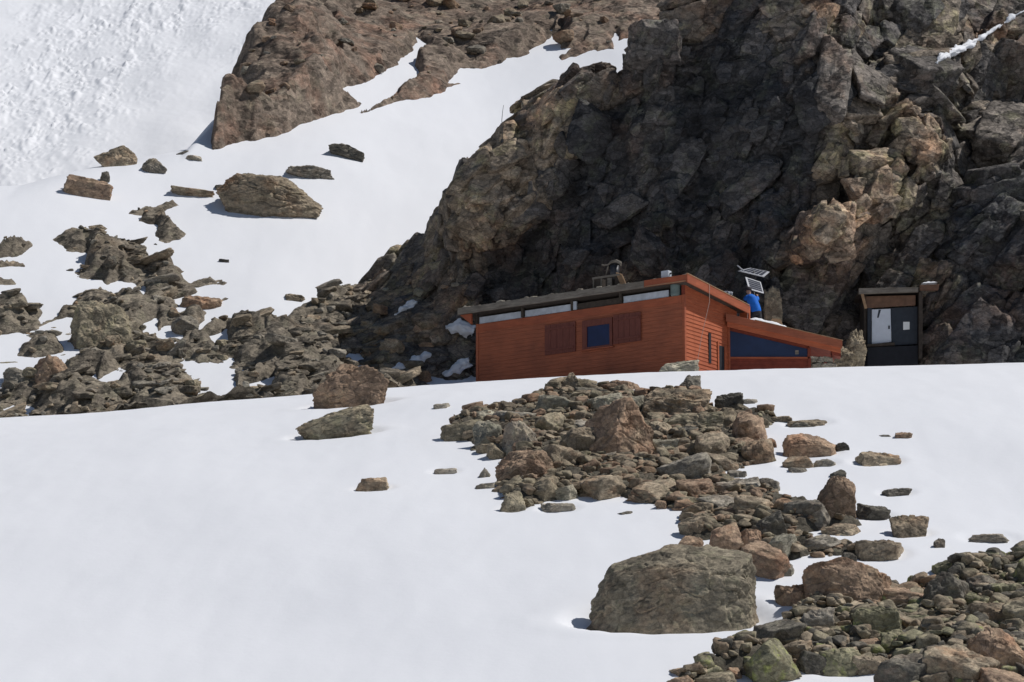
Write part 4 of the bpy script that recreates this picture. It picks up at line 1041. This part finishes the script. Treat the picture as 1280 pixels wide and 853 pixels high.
# lean-to: its wall runs across the view, its roof falls to the right
ca, sa = math.cos(-TH), math.sin(-TH)
def EX(p): return Vector((p.x*ca - p.y*sa, 2.86 + p.x*sa + p.y*ca, p.z))
def ez(x): return H-.16 - .238*x           # top of the lean-to roof
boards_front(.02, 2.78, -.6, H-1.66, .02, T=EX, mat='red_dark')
m = MB(EX); m.box(.0, 2.80, -.03, .03, H-1.66, H-1.60); m.build('sill_board', M['red_trim'], hut, .005)
m = MB(EX); m.hexa([(.03, .03, H-1.60), (2.72, .03, H-1.60), (2.72, .06, H-1.60), (.03, .06, H-1.60)], [(.03, .03, ez(.03)-.50), (2.72, .03, ez(2.72)-.50), (2.72, .06, ez(2.72)-.50), (.03, .06, ez(.03)-.50)])
pn = m.build('blue_panel', M['bluepanel'], hut)
m = MB(EX); m.box(2.30, 2.42, .015, .028, H-1.50, H-1.36); m.build('badge', M['greywood'], pn)
m = MB(EX); m.box(2.73, 2.84, -.03, .06, -.6, ez(2.8)-.45); m.build('post', M['red_dark'], hut)
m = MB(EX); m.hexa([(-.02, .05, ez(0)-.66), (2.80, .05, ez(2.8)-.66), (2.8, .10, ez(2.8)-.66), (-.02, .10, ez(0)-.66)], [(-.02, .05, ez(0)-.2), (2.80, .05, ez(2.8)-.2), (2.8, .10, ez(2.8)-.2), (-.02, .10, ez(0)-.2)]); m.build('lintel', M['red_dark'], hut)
def strip(x0, x1, y0, y1, t0, t1, name, mat, bev=.006):
    m = MB(EX); m.hexa([(x0, y0, ez(x0)+t0), (x1, y0, ez(x1)+t0), (x1, y1, ez(x1)+t0), (x0, y1, ez(x0)+t0)], [(x0, y0, ez(x0)+t1), (x1, y0, ez(x1)+t1), (x1, y1, ez(x1)+t1), (x0, y1, ez(x0)+t1)])
    return m.build(name, M[mat], hut, bev)
strip(-.10, 3.90, -.35, -.29, -.27, -.0, 'fascia_board', 'red_front')
strip(-.06, 3.84, -.29, -.22, -.44, -.16, 'fascia_board', 'red_end')
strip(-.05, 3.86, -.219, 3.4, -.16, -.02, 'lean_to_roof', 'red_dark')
strip(.9, 3.92, -.37, -.28, .002, .022, 'edge_strip', 'tanwood')
strip(3.55, 3.86, -.20, .3, -.55, -.17, 'eave_block', 'red_dark')
# stone pillar under the lean-to's outer end
gv, gf, off = [], [], 0
for k in range(5):
    for i in range(3):
        p, f = LIB[(k*3+i) % len(LIB)][:2]
        q_ = p*np.array([.19, .2, .125]) + np.array([2.98+i*.24+(.1 if k % 2 else 0)-.02, .12, H-2.6+k*.23])
        q_ = np.array([tuple(EX(Vector(v))) for v in q_]); gv.append(q_); gf.append(f+off); off += len(p)
link('stone_pillar', np_mesh('stone_pillar', np.concatenate(gv), np.concatenate(gf)), M['mortar'], hut)
m = MB(EX); m.hexa([(1.55, .6, ez(1.55)-.02), (2.05, .6, ez(2.05)-.02), (2.05, 1.0, ez(2.05)-.02), (1.55, 1.0, ez(1.55)-.02)], [(1.55, .6, ez(1.55)+.42), (1.85, .6, ez(1.55)+.40), (1.85, 1.0, ez(1.55)+.40), (1.55, 1.0, ez(1.55)+.42)])
m.build('roof_hatch', M['tanwood'], hut, .01)
# chimney with its box of boards and bent cowl, on the main roof
def LH(px, py, y):      # a point of the photo on the hut plane at local depth y
    lo, hi = 110.0, 135.0
    for _ in range(50):
        mid = (lo+hi)/2; v = pixv(px, py, mid); d = v-Vector((cw.x, cw.y, cw.z-H)); yl = d.x*math.sin(-TH)+d.y*math.cos(-TH)
        if yl < y: lo = mid
        else: hi = mid
    return Vector((d.x*math.cos(TH)+d.y*math.sin(TH), yl, d.z))
a = LH(742, 356, .15); b_ = LH(778, 350, .15); zb = rz(.15)
ch = None
m = MB(); m.box(a.x+.02, a.x+.32, 0.120, 0.500, zb-.02, zb+.50); m.box(a.x+.50, a.x+.80, 0.140, 0.480, zb-.02, zb+.52); m.box(a.x+.86, b_.x-.12, 0.160, 0.460, zb-.02, zb+.55)
ch = m.build('chimney', M['darkwood'], hut, .01)
m = MB(); m.box(a.x-.02, b_.x-.08, 0.090, 0.140, zb+.50, zb+.57); m.box(a.x+.33, a.x+.38, 0.090, 0.130, zb, zb+.5); m.box(a.x, a.x+.05, 0.090, 0.130, zb, zb+.5); m.box(a.x+.60, a.x+.78, 0.100, 0.135, zb+.03, zb+.47); m.build('frame', M['greywood'], ch, .004)
m = MB()
for k in range(5): m.tube([(b_.x-.22+k*.05, .12, zb+.62-k*.02), (b_.x-.06+k*.045, .10, zb+.28), (b_.x+.02+k*.045, .10, zb+.0)], .026, 6)
m.build('brace_boards', M['tanwood'], ch)
m = MB(); cx_ = a.x+.78
m.tube([(cx_, .3, zb+.4), (cx_, .3, zb+.92)], .16, 14); m.build('flue', M['darkmetal'], ch, smooth=True)
m = MB(); m.tube([(cx_-.50, .25, zb+1.02), (cx_-.42, .25, zb+.98), (cx_-.24, .25, zb+.98), (cx_-.12, .25, zb+1.06), (cx_+.10, .25, zb+1.07), (cx_+.27, .25, zb+.98), (cx_+.30, .25, zb+.86)], [.03, .03, .03, .045, .06, .055, .03], 8)
m.tube([(cx_-.24, .25, zb+.98), (cx_-.34, .25, zb+.55)], .025, 8); m.build('cowl', M['greywood'], ch, smooth=True)

# white box lamp on the roof edge
v = LH(833, 345, .0)
bx = empty('roof_box', hut.matrix_basis @ Vector((v.x, 0, rz(0))), TH); tag(bx, 'small white box on a short leg at the front edge of the hut roof', 'box')
m = MB(); m.box(-.16, .14, -.1, .12, .13, .37); m.build('casing', M['white'], bx, .02)
m = MB(); m.tube([(0, 0, -.02), (0, 0, .14)], .03, 8); m.tube([(.14, 0, .25), (.20, 0, .27)], .03, 8); m.build('bracket', M['darkmetal'], bx)

# snow left on the lean-to roof
gx_, gy_ = np.meshgrid(np.linspace(.55, 2.95, 60), np.linspace(-.33, 2.4, 40))
hh = np.maximum(0, .16*sstep(.55, .95, gx_)*sstep(2.95, 1.4, gx_) + .03*fbm(gx_*3, gy_*3, 0, 3, 66))*sstep(-.34, -.22, gy_)*sstep(2.4, 2.0, gy_)
hh = np.where(gx_ > 1.9, hh*(.5+.9*np.clip(perlin(gx_*4, gy_*3, 1, 67)+.3, 0, 1)), hh)
pts = np.array([tuple(EX(Vector((float(x), float(y), float(ez(x)-.025+h))))) for x, y, h in zip(gx_.ravel(), gy_.ravel(), hh.ravel())])
R3 = np.array([[math.cos(TH), -math.sin(TH), 0], [math.sin(TH), math.cos(TH), 0], [0, 0, 1]])
pts = pts @ R3.T + np.array(hut.location)
so = link('roof_snow', np_mesh('roof_snow', pts, grid_faces(*gx_.shape)), M['snow']); tag(so, 'strip of white snow lying on the lean-to roof', 'snow', kind='stuff')

# ------------------------------------------------------------------ solar mast behind the person
mast = empty('solar_mast', pixv(943, 400, 124.4)); mast.location.z = cw.z-.75
tag(mast, 'mast with two small tilted solar panels above the lean-to roof', 'solar mast')
ML = Vector(mast.location)
def panel(corners, mat_frame='metal'):
    c = [pixv(*k)-ML for k in corners]; n = (c[1]-c[0]).cross(c[3]-c[0]).normalized()
    m = MB(); m.hexa([p-n*.012 for p in c], [p+n*.012 for p in c]); o = m.build('panel', M['metal'], mast, .004)
    mid = sum(c, Vector())/4
    def at(u, v): return c[0].lerp(c[1], u).lerp(c[3].lerp(c[2], u), v)
    m = MB()
    side = n if n.dot(-(ML+mid)) > 0 else -n
    for k in range(5):
        v0, v1 = .08+k*.17, .08+k*.17+.135
        q_ = [at(.12, v0), at(.93, v0), at(.93, v1), at(.12, v1)]
        m.hexa([p+side*.013 for p in q_], [p+side*.017 for p in q_])
    m.build('cells', M['cells'], o)
    return mid
m1 = panel([(931.4, 346.4, 123.9), (950.8, 352.9, 124.15), (954.8, 367.3, 123.85), (935.9, 361.9, 123.6)])
m2 = panel([(922.4, 339.0, 124.5), (938, 335.3, 124.8), (962, 340.2, 124.6), (954.8, 346.6, 124.2)])
m = MB(); m.tube([(0, 0, 0), (0, 0, (m2.z))], .028, 10); m.tube([(0, 0, m1.z), tuple(m1)], .02, 8); m.tube([(0, 0, m2.z-.03), tuple(m2)], .02, 8); m.build('pole', M['darkmetal'], mast, smooth=True)
e0 = pixv(921.5, 332, 124.5)-ML; e1 = pixv(930, 339, 124.5)-ML
m = MB(); m.tube([tuple(e0), tuple(e1)], .022, 8); m.build('strut', M['metal'], mast, smooth=True)

# pale bundle on the roof edge
bv = hut.matrix_basis @ Vector((.05, 2.65, rz(2.65)))
bd = empty('bundle', bv); tag(bd, 'pale grey rounded bundle lying on the roof edge left of the person', 'bundle')
p, f = rock_shape(77, 4, 14, .05, lo=.8, soft=10)
link('sack', np_mesh('sack', p*np.array([.24, .2, .17])+np.array([0, 0, .15]), f), M['bundle'], bd)
m = MB(); m.tube([(.02+.02*math.cos(t), -.205*math.cos(t*1.0), .15+.175*math.sin(t)) for t in np.linspace(-.2, 3.3, 14)], .022, 6); m.tube([(.16, -.205*math.cos(t)*.75, .15+.15*math.sin(t)) for t in np.linspace(-.2, 3.3, 14)], .02, 6); m.build('strap', M['strap'], bd)

# ------------------------------------------------------------------ the person in blue
def skin_obj(name, joints, edges, mat, parent, sub=2):
    me = bpy.data.meshes.new(name); me.from_pydata([j[:3] for j in joints], edges, []); me.update(); me.materials.append(mat)
    o = bpy.data.objects.new(name, me); COL.objects.link(o); o.parent = parent
    md = o.modifiers.new('skin', 'SKIN'); md.use_smooth_shade = True
    for i, j in enumerate(joints):
        sv = me.skin_vertices[0].data[i]; rr_ = j[3]; sv.radius = rr_ if isinstance(rr_, tuple) else (rr_, rr_); sv.use_root = (i == 0)
    s = o.modifiers.new('sub', 'SUBSURF'); s.levels = sub; s.render_levels = sub
    return o
hip = pixv(945, 387, 123.0)
feet_z = cw.z-.16-.238*((hip.x-cw.x)-1.64)+.0
per = empty('person', (hip.x, 123.0, feet_z)); tag(per, 'person in a bright blue jacket and dark trousers bending toward the solar panels', 'person')
hz = hip.z-feet_z
# seen from behind, feet apart, leaning to the left and reaching forward to the panel's lower edge
SL, SR = (-.35, .03, hz+.42), (-.02, .03, hz+.40)
EL, ER = (-.36, .28, hz+.44), (.08, .30, hz+.40)
WL, WR = (-.22, .50, hz+.62), (.09, .54, hz+.58)
J = [(0, 0, hz, .12), (-.07, .01, hz+.20, .12), (-.17, .03, hz+.40, .12), (-.21, .05, hz+.50, .065), (-.23, .07, hz+.56, .06), (-.245, .09, hz+.63, .085), (-.255, .10, hz+.70, .092), (-.26, .10, hz+.76, .07),
     (-.10, 0, hz-.06, .09), (-.12, -.02, hz*.5, .062), (-.12, .02, .07, .045), (-.12, -.10, .03, .04),
     (.10, 0, hz-.06, .09), (.13, -.02, hz*.5, .062), (.14, .02, .07, .045), (.14, -.10, .03, .04),
     (*SL, .055), (*EL, .042), (*WL, .030), (*SR, .055), (*ER, .042), (*WR, .030)]
E_ = [(0, 1), (1, 2), (2, 3), (3, 4), (4, 5), (5, 6), (6, 7), (0, 8), (8, 9), (9, 10), (10, 11), (0, 12), (12, 13), (13, 14), (14, 15), (2, 16), (16, 17), (17, 18), (2, 19), (19, 20), (20, 21)]
J[11] = (-.12, .12, .035, .04); J[15] = (.14, .12, .035, .04)
skin_obj('body', J, E_, M['skin'], per)
m = MB()
m.tube([(.02, 0, hz-.16), (.0, 0, hz-.02), (-.06, .01, hz+.18), (-.14, .02, hz+.34), (-.185, .035, hz+.44), (-.21, .05, hz+.50), (-.225, .06, hz+.55)], [.185, .19, .185, .20, .185, .12, .085], 18)
for S_, E2, W2 in ((SL, EL, WL), (SR, ER, WR)):
    c_ = (-.185, .035, hz+.40)
    m.tube([c_, S_, tuple((x*.5+y*.5) for x, y in zip(S_, E2)), E2, tuple((x*.4+y*.6) for x, y in zip(E2, W2)), W2], [.11, .095, .08, .072, .06, .05], 14)
jk = m.build('jacket', M['jacket'], per, smooth=True); sb = jk.modifiers.new('s', 'SUBSURF'); sb.levels = 1; sb.render_levels = 2
m = MB(); m.tube([(.01, 0, hz-.24), (.01, 0, hz-.10), (0, 0, hz+.02)], [.17, .175, .16], 16)
for x in (-.10, .10): m.tube([(x*.8, 0, hz-.10), (x*1.1, -.01, hz*.72), (x*1.2, -.03, hz*.5), (x*1.3, .0, hz*.28), (x*1.35, .02, .06)], [.105, .10, .088, .078, .07], 14)
m.build('trousers', M['trousers'], per, smooth=True)
p, f = ICO[3]; hat = p[:]*np.array([.125, .125, .115]); hat[:, 2] = np.maximum(hat[:, 2], -.035)
link('hat', np_mesh('hat', hat+np.array([-.258, .095, hz+.735]), f), M['hair'], per)
for x in (-.13, .14):
    p_ = rock_shape(5, 3, 6, .0, lo=.9, soft=8)[0]*np.array([.055, .14, .055])+np.array([x, .06, .05]); link('boot', np_mesh('boot', p_, ICO[3][1]), M['darkwood'], per)
m = MB(); m.tube([(-.257, .19, hz+.70), (-.258, .215, hz+.675)], [.012, .018], 8); m.build('nose', M['skin'], per, smooth=True)
for x in (-.035, .035):
    m = MB(); m.tube([(-.257+x, .176, hz+.712), (-.257+x, .188, hz+.712)], [.011, .009], 8); m.build('eye', M['hair'], per)
m = MB(); m.tube([(-.285, .178, hz+.645), (-.257, .190, hz+.642), (-.229, .178, hz+.645)], .006, 6); m.build('mouth', M['strap'], per)
for W2 in (WL, WR):                       # hands: palm, four unequal curled fingers and a thumb, closed on the panel edge
    w_ = Vector(W2); m = MB()
    m.tube([w_, w_+Vector((0, .03, .03)), w_+Vector((0, .06, .06))], [.026, .036, .034], 10)
    for k, ln in enumerate((.062, .072, .068, .054)):
        o_ = w_+Vector((-.028+k*.019, .062, .066)); m.tube([o_, o_+Vector((0, ln*.35, ln*.45)), o_+Vector((0, ln*.75, ln*.35)), o_+Vector((0, ln*.85, -.005))], [.0105, .010, .009, .008], 7)
    o_ = w_+Vector((.03 if W2 is WL else -.03, .03, .03)); sx_ = .022 if W2 is WL else -.022
    m.tube([o_, o_+Vector((sx_, .025, .005)), o_+Vector((sx_*1.2, .055, .012))], [.013, .011, .009], 7)
    m.build('hand', M['skin'], per, smooth=True)

# ------------------------------------------------------------------ little shed in the rock niche
sh = empty('wooden_shed', tuple(pixv(1110, 455, 126.0))); S0 = Vector(sh.location)
tag(sh, 'tiny dark wooden shed with an open white door, tucked against the cliff', 'shed')
def sp(px, py, Y=126.0): return pixv(px, py, Y)-S0
def prism(name, mat, quad, y0, y1, bev=.008, parent=sh):
    pts = [sp(*q_) for q_ in quad]; m = MB()
    m.hexa([(p.x, y0, p.z) for p in pts], [(p.x, y1, p.z) for p in pts]); return m.build(name, M[mat], parent, bev)
prism('roof_beam', 'greywood', [(1072, 371), (1146, 368.5), (1146, 362.5), (1072, 364)], -.45, -.35)
prism('roof', 'darkwood', [(1072, 368), (1150, 366), (1150, 362.5), (1072, 364)], -.345, 1.6)
prism('lintel', 'oldwood', [(1084, 386), (1144, 382.5), (1144, 370), (1081, 371.5)], -.12, -.05)
prism('brace', 'tanwood', [(1079.5, 389), (1083, 388), (1078, 369), (1074.5, 370)], -.40, -.33)
prism('door_post', 'darkpanel', [(1084, 431), (1089, 431), (1089, 385), (1084, 386)], -.11, -.02)
d_ = prism('door', 'white', [(1089.5, 431), (1114, 428), (1113, 386.5), (1089.5, 387.5)], -.07, -.03, .012)
prism('door_mark', 'darkpanel', [(1096, 398), (1098, 398), (1101, 388), (1098, 388)], -.075, -.071, 0, d_)  # dark slanting mark on the door
prism('handle', 'darkmetal', [(1110, 412), (1112, 412), (1112, 408), (1110, 408)], -.10, -.071, 0, d_)
prism('dark_interior', 'darkpanel', [(1114.5, 432), (1147, 430), (1147, 383), (1113.5, 385)], .02, .08)  # dark sheet close behind the opening, painting in the interior's shade
prism('notice', 'paper', [(1129, 412.5), (1137, 412), (1137, 402.5), (1129, 402.5)], .004, .012, 0)
prism('side_wall', 'darkwood', [(1147.5, 450), (1152, 450), (1152, 366.5), (1147.5, 367)], -.3, 1.6)
prism('side_wall', 'darkwood', [(1080, 432), (1083.5, 432), (1083.5, 369), (1080, 369)], .0, 1.6)
prism('doorstep', 'darkwood', [(1083, 434.5), (1118, 432.5), (1118, 429.5), (1083, 431.6)], -.2, .2)
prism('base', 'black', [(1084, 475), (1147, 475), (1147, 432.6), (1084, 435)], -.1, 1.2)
prism('side_beam', 'oldwood', [(1148, 366), (1171, 366), (1172, 359), (1148, 360)], -.5, -.3)
g_ = np.linspace(0, 1, 24); gx_, gy_ = np.meshgrid(g_, g_)
c0 = sp(1150, 357); c1 = sp(1170, 348)
hh = .15*np.sqrt(np.sin(gx_*math.pi)*np.sin(gy_*math.pi)+1e-6)*(.7+.4*perlin(gx_*4, gy_*4, 0, 5))
sv_ = np.stack([S0.x + c0.x + gx_*(c1.x-c0.x), S0.y - .45 + gy_*.9, S0.z + c0.z + (c1.z-c0.z)*gx_*.15 + hh - .02], -1).reshape(-1, 3)
so = link('shed_snow', np_mesh('shed_snow', sv_, grid_faces(24, 24)), M['snow']); tag(so, 'small bluish patch of snow lodged on the beam beside the shed', 'snow', kind='stuff')

# ------------------------------------------------------------------ antenna on the cliff edge
g = on_sheet(624, 172, WX, WY, WZ, WPX, WPY, 4) or tuple(pixv(622, 168, 133))
an = empty('antenna', g); tag(an, 'thin whip antenna standing on the left edge of the cliff', 'antenna')
m = MB(); m.tube([(0, 0, -.4), (0, 0, .35), (-.02, 0, .8), (.01, 0, 1.15), (.05, 0, 1.4)], [.016, .014, .012, .01, .008], 6); m.build('rod', M['darkmetal'], an, smooth=True)
m = MB(); m.tube([(0, 0, -.45), (0, 0, .05)], .05, 8); m.build('foot', M['darkmetal'], an)

# snow in cracks of the cliff and beside the hut
def snow_patch(name, pts, seed, label, thick=.25, width=.5):
    """a strip of old snow lying along a ledge; pts are photo pixels on the cliff"""
    P3 = [on_sheet(a_, b__, WX, WY, WZ, WPX, WPY, 4) for a_, b__, w_ in pts]
    ok = [(p, k[2]) for p, k in zip(P3, pts) if p]
    if len(ok) < 2: return
    m = MB(); pp = [Vector(p)+Vector((0, .03, .02)) for p, w_ in ok]
    pp = [pp[0]] + [(pp[i_-1]+pp[i_]*2+pp[i_+1])/4 for i_ in range(1, len(pp)-1)] + [pp[-1]]
    m.tube(pp, [w_*(.95 if name == 'snow_streak' else 1.5) for p, w_ in ok], 14)
    o = m.build(name, M['snow'], None, smooth=True)
    sb = o.modifiers.new('s', 'SUBSURF'); sb.levels = 2; sb.render_levels = 3; sb.subdivision_type = 'SIMPLE'
    tx = bpy.data.textures.new('lump', 'CLOUDS'); tx.noise_scale = .3
    ds = o.modifiers.new('d', 'DISPLACE'); ds.texture = tx; ds.strength = .35; ds.mid_level = .55
    tag(o, label, 'snow', kind='stuff')
snow_patch('snow_streak', [(1172, 76, .05), (1180, 68, .16), (1190, 62, .18), (1205, 56, .14), (1222, 48, .13), (1238, 42, .08), (1252, 30, .06), (1268, 20, .07), (1290, 8, .08)], 1, 'narrow strip of snow lying on a ledge of the upper right cliff')
snow_patch('snow_patch', [(480, 466, .06), (500, 460, .14), (520, 450, .16), (532, 440, .08)], 2, 'oblong snow patch in the hut shadow, between the rocks')
snow_patch('snow_patch', [(556, 466, .06), (570, 458, .15), (588, 452, .12)], 3, 'blue shadowed snow patch at the foot of the hut left corner')
snow_patch('snow_patch', [(560, 408, .08), (575, 405, .2), (592, 412, .16)], 4, 'blue shadowed snow patch under the left end of the hut roof')
snow_patch('snow_patch', [(490, 392, .05), (503, 385, .12), (520, 376, .10)], 5, 'small sunlit snow patch among the broken rocks left of the hut')

# ------------------------------------------------------------------ light, sky, camera
SUN = Vector((.57, .05, .82)).normalized()
el = math.asin(SUN.z); az = math.atan2(SUN.x, SUN.y)
w = bpy.data.worlds.new('World'); SC.world = w; w.use_nodes = True
nt = w.node_tree; bg = nt.nodes['Background']; sky = nt.nodes.new('ShaderNodeTexSky'); sky.sky_type = 'NISHITA'; sky.sun_disc = False
sky.sun_elevation = el; sky.sun_rotation = az; sky.altitude = 3000; sky.air_density = 1.0; sky.dust_density = .4
nt.links.new(sky.outputs[0], bg.inputs[0]); bg.inputs[1].default_value = .055
ld = bpy.data.lights.new('sun', 'SUN'); ld.energy = 3.7; ld.angle = math.radians(.53); ld.color = (1.0, .97, .93)
lo = bpy.data.objects.new('sun', ld); COL.objects.link(lo); lo.rotation_euler = (-SUN).to_track_quat('-Z', 'Y').to_euler(); lo.location = SUN*200
cd = bpy.data.cameras.new('camera'); cam = bpy.data.objects.new('camera', cd); COL.objects.link(cam)
cam.rotation_euler = (math.pi/2+PITCH, 0, 0); cd.sensor_width = 36; cd.lens = 36*F/1280; cd.clip_start = 1; cd.clip_end = 3000
SC.camera = cam
SC.view_settings.view_transform = 'Standard'; SC.view_settings.look = 'None'; SC.view_settings.exposure = -.05; SC.view_settings.gamma = 1
SC.cycles.max_bounces = 6; SC.cycles.diffuse_bounces = 4
